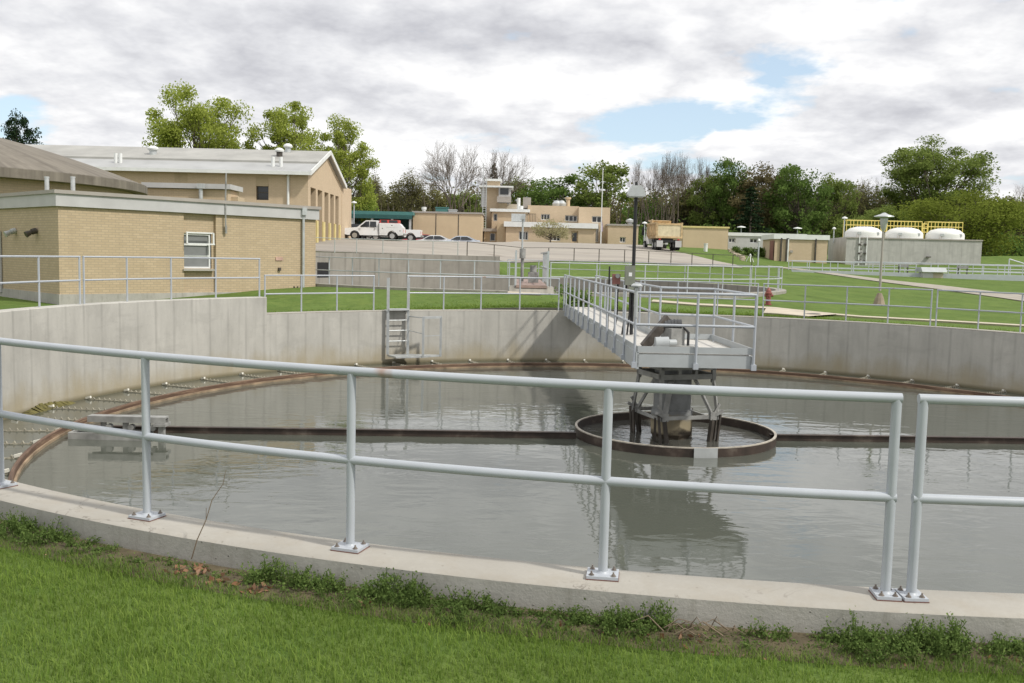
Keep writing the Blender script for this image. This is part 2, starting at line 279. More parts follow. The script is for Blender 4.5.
# ---------------------------------------------------------------- mesh builder
WL={}
def tag(o,label=None,cat=None,group=None,kind=None,category=None):
    cat=cat or category
    if label: o['label']=label
    if cat: o['category']=cat
    if group: o['group']=group
    if kind: o['kind']=kind
    return o
def empty(name,loc,label=None,cat=None,group=None):
    o=bpy.data.objects.new(name,None); COL.objects.link(o); o.location=loc; o.empty_display_size=.2
    WL[o.name]=Vector(loc); return tag(o,label,cat,group)
class MB:
    def __init__(s): s.v=[]; s.f=[]; s.uv=[]
    def add(s,vs,fs,uvs=None):
        n=len(s.v); s.v+=[tuple(p) for p in vs]
        for i,f in enumerate(fs): s.f.append(tuple(n+j for j in f)); s.uv.append(None if uvs is None else uvs[i])
        return s
    def box(s,x0,x1,y0,y1,z0,z1):
        v=[(x,y,z) for z in (z0,z1) for y in (y0,y1) for x in (x0,x1)]
        return s.add(v,[(0,2,3,1),(4,5,7,6),(0,1,5,4),(2,6,7,3),(0,4,6,2),(1,3,7,5)])
    def obox(s,c,size,u=(1,0),tilt=None):
        """box centred at c, size (along u, across, up), horizontal axis u"""
        u=Vector((u[0],u[1],0)).normalized(); w=Vector((-u.y,u.x,0)); k=Vector((0,0,1))
        if tilt: q=Matrix.Rotation(tilt,3,w); u=q@u; k=q@k
        c=Vector(c); v=[c+u*(a*size[0]/2)+w*(b*size[1]/2)+k*(d*size[2]/2) for d in (-1,1) for b in (-1,1) for a in (-1,1)]
        return s.add(v,[(0,2,3,1),(4,5,7,6),(0,1,5,4),(2,6,7,3),(0,4,6,2),(1,3,7,5)])
    def bar(s,p,q,w,h):
        p=Vector(p); q=Vector(q); d=(q-p); t=d.normalized(); a=t.cross(Vector((0,0,1)))
        if a.length<.05: a=Vector((1,0,0))
        a.normalize(); b=a.cross(t)
        v=[r+a*(i*w/2)+b*(j*h/2) for r in (p,q) for (i,j) in ((-1,-1),(1,-1),(1,1),(-1,1))]
        return s.add(v,[(0,1,2,3),(7,6,5,4),(0,4,5,1),(1,5,6,2),(2,6,7,3),(3,7,4,0)])
    def tube(s,pts,r,n=8,cap=True,closed=False):
        pts=[Vector(p) for p in pts]; m=len(pts); rs=r if isinstance(r,(list,tuple)) else [r]*m
        vs=[]; prev=None
        for i,p in enumerate(pts):
            if closed: t=(pts[(i+1)%m]-pts[i-1])
            else: t=pts[min(i+1,m-1)]-pts[max(i-1,0)]
            t.normalize()
            if prev is None:
                a=t.cross(Vector((0,0,1)))
                if a.length<.1: a=Vector((1,0,0))
            else: a=prev-t*prev.dot(t)
            a.normalize(); prev=a; b=t.cross(a)
            for k in range(n):
                an=2*PI*k/n; vs.append(p+(a*math.cos(an)+b*math.sin(an))*rs[i])
        fs=[]
        for i in range(m if closed else m-1):
            j=(i+1)%m
            for k in range(n): fs.append((i*n+k,i*n+(k+1)%n,j*n+(k+1)%n,j*n+k))
        if cap and not closed: fs.append(tuple(range(n-1,-1,-1))); fs.append(tuple((m-1)*n+k for k in range(n)))
        return s.add(vs,fs)
    def lathe(s,prof,c=(0,0),th0=0,th1=360,n=48,closed=False):
        """revolve (r,z) profile; angle 0 = -y side, growing towards +x. UV in metres"""
        full=abs(th1-th0)>=359.9; m=n if full else n+1; vs=[]; k=len(prof)
        for i in range(m):
            t=R(th0+(th1-th0)*i/n)
            for r,z in prof: vs.append((c[0]+r*math.sin(t),c[1]-r*math.cos(t),z))
        fs=[];uv=[]
        for i in range(n):
            j=(i+1)%m
            for a in range(k if closed else k-1):
                b=(a+1)%k; fs.append((i*k+a,j*k+a,j*k+b,i*k+b))
                rr=max(r for r,_ in prof); u0=R(th0+(th1-th0)*i/n)*rr; u1=R(th0+(th1-th0)*(i+1)/n)*rr
                flat=abs(prof[a][1]-prof[b][1])<abs(prof[a][0]-prof[b][0])*.9; va,vb=(prof[a][0],prof[b][0]) if flat else (prof[a][1],prof[b][1])
                uv.append([(u0,va),(u1,va),(u1,vb),(u0,vb)])
        if not full and closed:
            fs.append(tuple(range(k))); fs.append(tuple((m-1)*k+a for a in range(k-1,-1,-1))); uv+= [[p for p in prof],[p for p in prof[::-1]]]
        return s.add(vs,fs,uv)
    def cyl(s,c,r,z0,z1,n=16,r2=None):
        r2=r if r2 is None else r2
        return s.lathe([(0.0,z0),(r,z0),(r2,z1),(0.0,z1)],(c[0],c[1]),0,360,n)
    def prism(s,outline,axis,a0,a1):
        """extrude a 2-D outline; axis 'x','y' or 'z'"""
        f={'x':lambda p,a:(a,p[0],p[1]),'y':lambda p,a:(p[0],a,p[1]),'z':lambda p,a:(p[0],p[1],a)}[axis]
        n=len(outline); v=[f(p,a0) for p in outline]+[f(p,a1) for p in outline]
        return s.add(v,[tuple(range(n)),tuple(range(2*n-1,n-1,-1))]+[(i,(i+1)%n,n+(i+1)%n,n+i) for i in range(n)])
    def xform(s,mt): s.v=[tuple(mt@Vector(p)) for p in s.v]; return s
    def build(s,name,mat,parent=None,smooth=False,label=None,cat=None,group=None,kind=None,loc=None):
        off=WL[parent.name] if parent is not None else Vector(loc or (0,0,0))
        me=bpy.data.meshes.new(name); me.from_pydata([(p[0]-off[0],p[1]-off[1],p[2]-off[2]) for p in s.v],[],s.f)
        uvl=me.uv_layers.new(name='UVMap').data; li=0
        for fi,f in enumerate(s.f):
            if s.uv[fi] is not None:
                for q in s.uv[fi]: uvl[li].uv=q; li+=1
            else:
                a=Vector(s.v[f[0]]);nrm=Vector((0,0,0))
                for i in range(1,len(f)-1): nrm+=(Vector(s.v[f[i]])-a).cross(Vector(s.v[f[i+1]])-a)
                if nrm.length>0: nrm.normalize()
                if abs(nrm.z)>.7:
                    for i in f: uvl[li].uv=(s.v[i][0],s.v[i][1]); li+=1
                else:
                    t=Vector((-nrm.y,nrm.x,0))
                    if t.length<1e-6: t=Vector((1,0,0))
                    t.normalize()
                    for i in f: uvl[li].uv=(s.v[i][0]*t.x+s.v[i][1]*t.y,s.v[i][2]); li+=1
        me.materials.append(mat if not isinstance(mat,str) else M[mat])
        if smooth:
            me.polygons.foreach_set('use_smooth',[True]*len(me.polygons))
            try: me.set_sharp_from_angle(angle=R(40))
            except Exception: pass
        me.update()
        o=bpy.data.objects.new(name,me); COL.objects.link(o)
        if parent is not None: o.parent=parent
        else: o.location=off
        WL[o.name]=Vector(off); return tag(o,label,cat,group,kind)
def raw(name,verts,faces,mat,parent=None,smooth=False,**k):
    """numpy mesh: verts (n,3), faces (m,c)"""
    off=np.array(WL[parent.name]) if parent is not None else np.zeros(3)
    me=bpy.data.meshes.new(name); verts=np.asarray(verts,np.float32)-off.astype(np.float32); faces=np.asarray(faces,np.int32); m,c=faces.shape
    me.vertices.add(len(verts)); me.vertices.foreach_set('co',verts.ravel()); me.loops.add(m*c); me.loops.foreach_set('vertex_index',faces.ravel())
    me.polygons.add(m); me.polygons.foreach_set('loop_start',np.arange(m,dtype=np.int32)*c); me.polygons.foreach_set('loop_total',np.full(m,c,np.int32))
    me.update(calc_edges=True); me.materials.append(M[mat])
    if smooth: me.polygons.foreach_set('use_smooth',np.ones(m,bool))
    o=bpy.data.objects.new(name,me); COL.objects.link(o)
    if parent is not None: o.parent=parent
    WL[o.name]=Vector(off); return tag(o,**k)
def copy_tree(o,parent=None):
    c=o.copy(); COL.objects.link(c); c.parent=parent; WL[c.name]=WL[o.name]
    for ch in o.children: copy_tree(ch,c)
    return c
def pol(r,th,z,c=(CX,CY)): t=R(th); return Vector((c[0]+r*math.sin(t),c[1]-r*math.cos(t),z))
# ================================================================ TERRAIN
T2=(.5,47.4); R2=12.3
def terrain():
    nth=540; rr=[13.46,13.6,14,14.6,15.4]; r=15.4
    while r<900: r*=1.022 if r<110 else 1.06; rr.append(r)
    rr=np.array(rr); th=np.linspace(0,2*PI,nth,endpoint=False)
    X=CX+rr[:,None]*np.sin(th)[None]; Y=CY-rr[:,None]*np.cos(th)[None]; Z=Tn(X,Y)
    near=(rr[:,None]<13.9)&(Y>16)
    # tank-2 hole
    d=np.hypot(X-T2[0],Y-T2[1]); ins=d<R2+.25
    idx=np.arange(X.size).reshape(X.shape); F_=[]
    drop=np.zeros(X.size,bool); insf=ins.ravel()
    for i in range(len(rr)-1):
        a=idx[i]; b=idx[i+1]; an=np.roll(a,-1); bn=np.roll(b,-1); q=np.stack([a,an,bn,b],-1); F_.append(q)
    Fq=np.concatenate(F_); allin=insf[Fq].all(1); Fq=Fq[~allin]
    used=np.zeros(X.size,bool); used[Fq.ravel()]=True
    snap=used&insf; xs,ys=X.ravel(),Y.ravel(); dd=np.hypot(xs-T2[0],ys-T2[1])
    k=np.where(snap,(R2+.25)/dd,1); xs=np.where(snap,T2[0]+(xs-T2[0])*k,xs); ys=np.where(snap,T2[1]+(ys-T2[1])*k,ys); zs=Tn(xs,ys)
    tang=(np.degrees(np.arctan2(xs-T2[0],-(ys-T2[1])))%360); zs=np.where(snap,np.minimum(zs,np.where((tang>188)&(tang<274),1.68,.42)),zs)
    bump_=np.sin(xs*.9+1)*np.cos(ys*.7)*.004; far=np.hypot(xs-CX,ys-CY)>16; zs=zs+bump_*far
    raw('ground',np.stack([xs,ys,zs],-1),Fq[:,::-1],'ground',smooth=True,kind='structure')
terrain()
def strip(name,A,B,mat,dz,nt_=14,sub=6,kind='structure',**k):
    """sheet between two world polylines A and B draped on the terrain"""
    def res(P):
        o=[]
        for i in range(len(P)-1):
            for j in range(sub): o.append(P[i].lerp(P[i+1],j/sub))
        return o+[P[-1]]
    A=res(A);B=res(B); v=[];f=[]
    for a,b in zip(A,B):
        for j in range(nt_+1):
            p=a.lerp(b,j/nt_); v.append((p.x,p.y,T(p.x,p.y)+dz))
    n=nt_+1
    for i in range(len(A)-1):
        for j in range(nt_): f.append((i*n+j,(i+1)*n+j,(i+1)*n+j+1,i*n+j+1))
    for e in (0,nt_):
        m_=len(v); 
        for i in range(len(A)): x_,y_,z_=v[i*n+e]; v.append((x_,y_,z_-.12))
        for i in range(len(A)-1): f.append((i*n+e,(i+1)*n+e,m_+i+1,m_+i))
    raw(name,np.array(v),np.array(f),mat,smooth=True,kind=kind,**k)
V2=lambda x,y: Vector((x,y,0))
strip('parking_lot',[V2(-34,69),V2(-14,69),V2(-2,69.5),V2(1,73),V2(4,76),V2(9,77),V2(14.5,78),V2(19,78)],
 [V2(-40,126),V2(-16,126),V2(-3,126),V2(1,112),V2(8,110),V2(15.5,111),V2(15.8,90),V2(19.3,81.5)],'pave',.05,28,8)
pcx=[(768,266.6,.8),(785,268.3,1),(800,270,1.2),(830,274,1.5),(860,278.3,2),(900,283.3,2.5),(940,288,3.2),(985,293.8,4.2),(1024,299,5),(1100,310,7)]
strip('gravel_path',[hit(a,b+w*.62) for a,b,w in pcx],[hit(a,b-w*.62) for a,b,w in pcx],'gravel',.05,6,8)
ps=[(5,34.2),(7,34.0),(9,33.3),(11,32.1),(14,30.4),(17,28.3),(20,25.5),(24,21)]
strip('concrete_walk',[V2(a,b-.30) for a,b in ps],[V2(a+.18,b+.38) for a,b in ps],'path',.055,3,8)
strip('concrete_apron',[V2(8.3,31.0),V2(9.6,30.3)],[V2(9.0,33.2),V2(11.0,31.8)],'path',.07,6,6)
strip('concrete_step',[V2(-.2,34.0),V2(1.0,34.0)],[V2(-.2,35.4),V2(1.0,35.4)],'path',.05,4,4)
# soil strip at the foot of the near curb
MB().lathe([(13.45,-.148),(13.62,-.152),(13.80,-.168)],(CX,CY),-56,20,140).build('soil',M['soil'],smooth=True,kind='structure')
# ================================================================ ROUND CLARIFIER TANK
tank=empty('settling_tank',(CX,CY,-2.2),'round concrete settling tank with pale walls, full of murky grey water','tank')
# wall inner face, floor, outer face, coping
MB().lathe([(13.47,-.025),(13.47,-.6),(13.60,-.6),(13.60,-2.6),(13.12,-2.6),(13.12,-.025)],(CX,CY),0,360,720,False).build('wall',M['wall'],tank,True)
MB().lathe([(13.12,-.030),(13.12,-.012),(13.135,0),(13.45,0),(13.47,-.014),(13.47,-.030)],(CX,CY),0,360,720,False).build('coping',M['coping'],tank,True)
MB().lathe([(13.474,-.012),(13.474,-.5)],(CX,CY),-60,40,400).build('curb_face',M['curb'],tank,True)
a0,a1=-129.6,-66
MB().lathe([(13.115,-1.9),(13.115,.45),(13.13,.465),(13.46,.465),(13.475,.45),(13.475,-.6)],(CX,CY),a0,a1,260,True).build('raised_wall',M['wall'],tank,True)
MB().cyl((CX,CY),13.4,-2.58,-2.5,96).build('tank_floor',M['wall'],tank)
# weir board
MB().lathe([(11.37,-2.0),(11.37,-1.545),(11.38,-1.535),(11.42,-1.535),(11.43,-1.545),(11.43,-2.0)],(CX,CY),0,360,480).build('weir_board',M['weir'],tank,True)
MB().lathe([(11.335,-2.0),(11.335,-1.625),(11.369,-1.625)],(CX,CY),0,360,480).build('weir_ledge',M['weirpale'],tank,True)
for k in range(63):
    th=-180+5.714*k+3.2
    if -62<th<105: continue
    b=MB(); p0=pol(13.08,th,WZ+.004); p1=pol(11.46,th,WZ+.004); b.bar(p0,p1,.035,.03)
    for j in range(12):
        q=p0.lerp(p1,(j+.5)/12); b.tube([q+Vector((-.02,0,-.02)),q+Vector((.02,.02,.045)),q+Vector((.07,0,-.02))],.016,5)
    br=b.build('bracket',M['rod'],tank)
    for rr_ in (12.98,11.54): t=MB(); t.obox(pol(rr_,th,WZ+.05),(.12,.055,.05),(math.sin(R(th)),-math.cos(R(th))),.25); t.build('bracket_tab',M['whiteplastic'],br)
# algae mats against the wall on the left
al=MB()
for k in range(26):
    th=-93-k*.28; al.lathe([(13.11,WZ+.02+.10*math.sin(PI*(k+.5)/26)*random.uniform(.7,1.2)),(13.02,WZ+.05*random.uniform(.5,1.2)),(12.86,WZ-.02)],(CX,CY),th-.3,th,1)
tag(al.build('algae_mat',M['algae']),'dark olive mat of algae and scum clinging to the left tank wall at the waterline','algae')
# water
w=MB(); w.lathe([(1.90,WZ-.0005),(4,WZ),(8,WZ),(13.118,WZ)],(CX,CY),0,360,160); w.build('water',M['water'],kind='structure')
w=MB(); w.lathe([(.0,WZ+.004),(1.896,WZ+.004)],(CX+.06,CY),0,360,96); w.build('churning_water',M['waterring'],kind='structure')
# ================================================================ CENTRE MECHANISM
WA=-1.7; wd=Vector((math.sin(R(WA)),math.cos(R(WA)),0)); wr=Vector((wd.y,-wd.x,0))   # walkway direction, its right-hand side
ctr=empty('centre_mechanism',(CX,CY,-2.2),'centre column with braced steel legs standing inside a low brown ring','water treatment machinery')
colb=MB(); colb.cyl((CX+.0,CY),.36,-2.2,-.07,32); colb.build('column',M['column'],ctr,True)
skirt=MB(); skirt.lathe([(.34,-1.72),(.42,-1.58),(.43,-1.2),(.42,-1.12),(.36,-1.10)],(CX,CY),12,372,8); skirt.build('column_skirt',M['column'],ctr)
RQ=Matrix.Translation((CX+.05,CY,0))@Matrix.Rotation(R(18),4,'Z')@Matrix.Diagonal((.88,.88,1,1))
fr=MB()
for sgn in (-1,1):
    for z_,w_,h_ in ((-.20,.10,.20),(-.43,.08,.10)):
        fr.bar((-.66,.55*sgn,z_),(.66,.55*sgn,z_),w_,h_); fr.bar((.62*sgn,-.6,z_),(.62*sgn,.6,z_),w_,h_)
    for s2 in (-1,1): fr.bar((.62*sgn,.55*s2,-.1),(.62*sgn,.55*s2,-.55),.08,.08); fr.bar((.2*sgn,.55*s2,-.1),(.2*sgn,.55*s2,-.42),.07,.05)
fr.xform(RQ).build('upper_frame',M['drysteel'],ctr)
for sx in (-1,1):
    for sy in (-1,1):
        kn=Vector((.58*sx,.66*sy,-1.18)); g=MB()
        g.bar((.62*sx,.55*sy,-.45),(.70*sx,.68*sy,-1.25),.06,.06); g.bar((.26*sx,.34*sy,-.45),kn,.11,.05)
        g.bar(kn,(.74*sx,.66*sy,-.95),.05,.05); g.obox(kn,(.15,.10,.15)); g.bar(kn,(.80*sx,.72*sy,-1.08),.08,.06)
        g.xform(RQ).build('leg',M['drysteel'],ctr)
        g=MB(); g.bar(kn+Vector((0,0,-.06)),(.46*sx,.70*sy,-2.0),.085,.085); g.bar((.74*sx,.70*sy,-1.15),(.64*sx,.72*sy,-2.0),.06,.045)
        g.bar((.74*sx,.55*sy,-1.2),(.70*sx,.48*sy,-2.0),.05,.05)
        g.xform(RQ).build('lower_leg',M['darksteel'],ctr)
hb=MB()
for sgn in (-1,1):
    hb.bar((-.62,.66*sgn,-1.2),(.62,.66*sgn,-1.2),.04,.07); hb.bar((.60*sgn,-.62,-1.24),(.60*sgn,.62,-1.24),.04,.06)
hb.xform(RQ).build('ring_beam',M['drysteel'],ctr)
ring=MB(); ring.lathe([(1.895,-2.1),(1.895,-1.515),(1.93,-1.515),(1.93,-2.1)],(CX+.06,CY),0,360,128); rg=ring.build('inlet_ring',M['ring'],ctr,True)
MB().lathe([(1.89,-1.515),(1.89,-1.495),(1.935,-1.495),(1.935,-1.515)],(CX+.06,CY),0,360,128).build('rim',M['ringtop'],rg)
pl=MB(); pl.lathe([(1.94,-1.73),(1.94,-1.5),(1.965,-1.5),(1.965,-1.73)],(CX+.06,CY),.5,13,8,True); pl.build('gate_plate',M['galv'],rg)
bm_=MB(); 
for s_,r0,r1 in ((-1,1.99,11.3),(1,1.99,11.3)):
    d=Vector((math.cos(R(3.0)),math.sin(R(3.0)),0)) if s_>0 else Vector((-math.cos(R(2.7)),-math.sin(R(2.7)),0))
    c0=Vector((CX,CY-.35,0)); 
    if s_>0: c0=Vector((CX,CY-.28,0))
    bm_.bar(c0+d*(r0-.1)+Vector((0,0,-1.63)),c0+d*(r1-.0)+Vector((0,0,-1.63)),.05,.16); bm_.bar(c0+d*(r0-.1)+Vector((0,0,-1.553)),c0+d*(r1-.0)+Vector((0,0,-1.553)),.11,.015)
bm_.build('skimmer_arm',M['ring'],ctr)
# scum skimmer box at the left end
sk=empty('scum_trough',(-7.2,16.6,WZ),'rusty grey steel scum trough at the left end of the skimmer beam','scum trough')
x0,x1=-7.87,-7.1
g=MB(); g.box(x0,x1+.55,16.50,16.54,WZ-.1,WZ+.12); g.box(x0,x1+.55,16.95,16.98,WZ-.1,WZ+.10); g.box(x0-.03,x0,16.5,16.98,WZ-.1,WZ+.12); g.build('trough_side',M['drysteel'],sk)
g=MB(); g.box(-7.62,-6.22,16.66,16.86,WZ+.37,WZ+.40); g.box(-7.62,-6.22,16.66,16.69,WZ+.29,WZ+.37); g.box(-7.62,-6.22,16.83,16.86,WZ+.29,WZ+.37); g.build('top_channel',M['drysteel'],sk)
for xx in (-7.35,-6.95,-6.55):
    g=MB(); g.box(xx-.05,xx+.05,16.70,16.73,WZ+.0,WZ+.30); g.tube([(xx+.1,16.68,WZ+.2),(xx+.1,16.78,WZ+.2)],.055,10); g.build('hanger',M['drysteel'],sk)
g=MB(); g.box(-6.42,-6.2,16.62,16.9,WZ+.235,WZ+.285); g.box(-6.36,-6.26,16.7,16.8,WZ-.2,WZ+.24); g.build('end_bracket',M['drysteel'],sk)
# ================================================================ ACCESS BRIDGE
def W(u,v,z): # u along walkway from the platform front edge, v to the right of its left edge
    p=Vector((2.20,16.30,0))+wd*u+wr*v; return Vector((p.x,p.y,z))
br=empty('access_bridge',(2.2,16.3,-.1),'grey steel access bridge with railed platform over the tank centre','bridge')
PW,PL,WW,UL=2.02,3.9,.92,15.05
g=MB(); g.bar(W(.0,0,.0),W(UL,0,.0),.06,.30); g.bar(W(PL,WW+.02,.0),W(UL,WW+.02,.0),.06,.30); g.bar(W(.03,0,-.0),W(.03,PW,-.0),.06,.22)
g.bar(W(0,PW,.0),W(3.0,PW,.0),.06,.22); g.bar(W(3.0,PW,.0),W(3.0,WW,.0),.06,.22); g.bar(W(1.4,0,-.02),W(1.4,PW,-.02),.08,.2)
for k in range(12): g.bar(W(3.2+k,0,-.03),W(3.2+k,WW,-.03),.05,.12)
g.build('girder',M['beam'],br)
g=MB(); D0=.135
def quadslab(mb,pts,z0,z1):
    v=[(p.x,p.y,z0) for p in pts]+[(p.x,p.y,z1) for p in pts]; n=len(pts)
    mb.add(v,[tuple(range(n-1,-1,-1)),tuple(range(n,2*n))]+[(i,(i+1)%n,n+(i+1)%n,n+i) for i in range(n)])
quadslab(g,[W(.05,.04,0),W(.05,PW-.04,0),W(2.97,PW-.04,0),W(2.97,WW,0),W(UL,WW,0),W(UL,.04,0)],D0-.03,D0); g.build('deck',M['deck'],br)
g=MB()
for a,b in ((W(0,0,.2),W(0,PW,.2)),(W(0,PW,.2),W(3.0,PW,.2)),(W(3.0,PW,.2),W(3.0,WW,.2)),(W(3.0,WW+.02,.2),W(UL,WW+.02,.2)),(W(0,0,.2),W(UL,0,.2))): g.bar(a,b,.015,.11)
g.build('toe_board',M['beam'],br)
def bridge_rail(posts,rails_closed=False):
    for p in posts:
        q=MB(); q.tube([p+Vector((0,0,-.10)),p+Vector((0,0,1.19))],.024,8); q.obox(p+Vector((0,0,-.08)),(.09,.09,.10)); q.build('post',M['rail'],br,True)
zt=Vector((0,0,1.19)); zm=Vector((0,0,.63))
Lp=[W(u,-.05,0) for u in (.03,1.3,2.6,3.85,5.0,6.2,7.5,8.8,10.1,11.4,12.8,14.2,15.0)]
Rp=[W(u,WW+.07,0) for u in (3.3,4.6,5.9,7.2,8.5,9.8,11.1,12.4,13.7,15.0)]
Fp=[W(-.04,1.02,0),W(-.04,PW+.02,0),W(1.5,PW+.05,0),W(3.0,PW+.04,0)]
bridge_rail(Lp+Rp+Fp)
for nme,z in (('top_rail',zt),('mid_rail',zm)):
    q=MB(); q.tube([Lp[0]+z,Lp[-1]+z],.024,8); q.tube([Lp[0]+z,Fp[1]+z],.024,8); q.tube([Fp[1]+z,Fp[3]+z],.024,8); q.tube([Fp[3]+z,Rp[0]+z],.024,8); q.tube([Rp[0]+z,Rp[-1]+z],.024,8); q.build(nme,M['rail'],br,True)
# drive unit on the platform
dr=empty('drive_unit',tuple(W(1.1,.9,D0)),'grey drive motor with inclined chain guard on the bridge platform','motor')
c=W(1.0,.72,0)
g=MB(); g.obox(W(1.0,.50,.42),(.74,.09,.17),(.9,.43),-.80); g.build('chain_guard',M['darksteel'],dr)
g=MB(); g.tube([W(1.1,.62,.56),W(1.05,.98,.58)],.095,14)
for k in range(5): g.tube([W(1.1-k*.01,.66+k*.06,.565),W(1.1-k*.01,.68+k*.06,.566)],.11,14)
g.build('motor',M['motor'],dr,True)
g=MB(); g.obox(W(1.05,.82,.33),(.30,.34,.36),(.9,.43)); g.obox(W(1.0,.85,.17),(.75,.5,.06)); g.build('gearbox',M['drysteel'],dr)
g=MB(); g.tube([W(.62,.42,.26),W(.62,.66,.27)],.11,16); g.tube([W(.62,.66,.27),W(.66,.80,.27)],.06,12); g.build('reducer',M['beam'],dr,True)
g=MB(); g.tube([W(.9,1.08,.14),W(.9,1.08,.44),W(.95,.98,.56)],.025,8); g.tube([W(.9,1.08,.16),W(1.2,1.3,.155)],.04,8); g.build('conduit',M['black'],dr,True)
# control boxes and lamp post on the bridge
cb=empty('control_box',tuple(W(3.9,.22,D0)),'grey-green control box with white label on the bridge railing','control box')
bx=W(3.9,.42,0); MB().obox((bx.x,bx.y,1.42),(.21,.16,.42)).build('box_body',M['olivebox'],cb)
MB().obox((bx.x,bx.y-.083,1.44),(.07,.006,.08)).build('label_plate',M['whitepaint'],cb)
MB().obox((bx.x+.02,bx.y-.10,1.12),(.12,.1,.12)).build('lower_box',M['olivebox'],cb)
for dx in (-.07,.02,.09): MB().tube([(bx.x+dx,bx.y,1.25),(bx.x+dx,bx.y,.6),(bx.x+dx*1.2-.05,bx.y-.05,.14)],.020,8).build('conduit',M['black'],cb,True)
cb2=empty('switch_box',tuple(W(3.9,.0,D0)),'small brownish red switch box left of the bridge lamp post','switch box')
b2=W(4.0,.14,0); MB().obox((b2.x,b2.y,1.33),(.17,.12,.22)).build('box_body',M['redbox'],cb2)
MB().tube([(b2.x+.02,b2.y-.07,1.4),(b2.x+.02,b2.y-.11,1.4)],.05,12).build('dial',M['glassgrey'],cb2)
MB().tube([(b2.x+.04,b2.y,1.25),(b2.x+.04,b2.y,.5),(b2.x-.03,b2.y-.05,.14)],.022,8).build('conduit',M['black'],cb2,True)
MB().tube([(b2.x-.15,b2.y,.14),(b2.x-.15,b2.y,1.6)],.018,8).build('conduit',M['black'],cb2,True)
lp=empty('lamp_post',tuple(W(3.95,.55,D0)),'thin black lamp post with square silver head on the bridge','street lamp')
q=W(3.95,.50,0); MB().tube([(q.x,q.y,.14),(q.x,q.y,3.12)],.038,10).build('pole',M['black'],lp,True)
g=MB(); g.prism([(q.x-.17,3.10),(q.x+.17,3.10),(q.x+.19,3.14),(q.x+.17,3.20),(q.x+.10,3.33),(q.x-.10,3.33),(q.x-.17,3.20),(q.x-.19,3.14)],'y',q.y-.16,q.y+.16); g.build('lamp_head',M['galv'],lp)
g=MB(); g.box(q.x-.13,q.x+.13,q.y-.13,q.y+.13,3.085,3.10); g.build('lens',M['whitepaint'],lp)
g=MB(); g.tube([(q.x,q.y,3.33),(q.x,q.y,3.41)],.03,8); g.build('photocell',M['black'],lp)
cp=empty('warning_beacon',tuple(W(.03,-.05,1.2)),'round pale cap fitted on the front corner post of the bridge','cap')
c_=W(.03,-.05,0); g=MB(); g.lathe([(0,1.27),(.03,1.27),(.10,1.29),(.105,1.31),(.06,1.345),(0,1.35)],(c_.x,c_.y),0,360,20); g.lathe([(.035,.75),(.035,1.275)],(c_.x,c_.y),0,360,12); g.build('cap_dome',M['galv'],cp,True)
# ================================================================ RAILINGS
def railing(label,ctr_,r,angs,z0,h=1.07,rad=.0268,mat='rail',detail=False,name='guard_railing',group='tank guard railings',nseg=6,midz=.54,ext=None):
    root=empty(name,tuple(pol(r,angs[0],z0,ctr_)),label,'railing',group)
    ex=math.degrees(rad*.9/r); a,b=angs[0],angs[-1]; sg=1 if b>a else -1; a-=ex*sg; b+=ex*sg; n=max(2,nseg*(len(angs)-1))
    for nme,z in (('top_rail',h),('mid_rail',midz)):
        pts=[pol(r,a+(b-a)*i/n,z0+z,ctr_) for i in range(n+1)]
        if nme=='top_rail': pts=pts
        MB().tube(pts,rad,12 if detail else 6).build(nme,M[mat],root,True)
    for k,t in enumerate(angs):
        p=pol(r,t,z0,ctr_); hh=h if k in (0,len(angs)-1) else h-rad*.5
        po=MB().tube([p,p+Vector((0,0,hh*.5)),p+Vector((0,0,hh))],rad*.98,12 if detail else 6).build('post',M[mat],root,True)
        if detail:
            u=Vector((math.cos(R(t)),math.sin(R(t)),0)); nn=Vector((-u.y,u.x,0))
            pw_=.125 if t in (-4.86,-4.28) else .175; tw=.0 if k%2 else .06; u2=(u+nn*tw).normalized()
            MB().obox(p+Vector((0,0,.014)),(pw_,.15,.016),(u2.x,u2.y)).build('base_plate',M['rail'],po)
            MB().obox(p+Vector((0,0,.003)),(pw_+.006,.156,.005),(u2.x,u2.y)).build('plate_edge',M['gasket'],po)
            w2=Vector((-u2.y,u2.x,0))
            for i_ in (-1,1):
                for j_ in (-1,1):
                    c=p+u2*((pw_/2-.027)*i_)+w2*(.053*j_); bo=MB(); bo.cyl((c.x,c.y),.015,p.z+.0225,p.z+.0255,10); bo.cyl((c.x,c.y),.010,p.z+.024,p.z+.033,6); bo.cyl((c.x,c.y),.005,p.z+.03,p.z+.045,6); bo.build('bolt',M['bolt'],po)
            MB().lathe([(rad+.012,0.022),(rad+.004,.028),(rad,.036)],(p.x,p.y),0,360,12).xform(Matrix.Translation((0,0,p.z))).build('weld_collar',M[mat],po,True)
    return root
railing('long pale grey pipe railing bolted to the near concrete curb',(CX,CY),13.27,[-38.5,-31.2,-24.58,-17.94,-11.36,-4.86],0,detail=True,nseg=12)
railing('near pale grey railing that starts at the gap on the right, on the near curb',(CX,CY),13.27,[-4.28,2.9,9.6],0,detail=True,nseg=12)
c0=(CX,CY)
railing('short railing on the raised left wall, cut by the left picture edge',c0,13.3,[-84,-90.9,-97.5,-103.35],.465,rad=.024)
railing('long white railing on the raised left wall in front of the brick building',c0,13.3,[-103.95,-110.1,-116.4,-122.8,-129.1],.465,rad=.024)
railing('railing on the low tank wall between the raised wall and the ladder',c0,13.3,[-129.9,-135.2,-140.4,-145.8],0,rad=.024)
railing('railing on the far tank wall between the ladder and the bridge',c0,13.3,[-150.8,-156.1,-161.6,-167.3,-173.0],0,rad=.024)
railing('railing on the far tank wall behind the bridge platform',c0,13.3,[175.2,169.9,164.3,158.8],0,rad=.024)
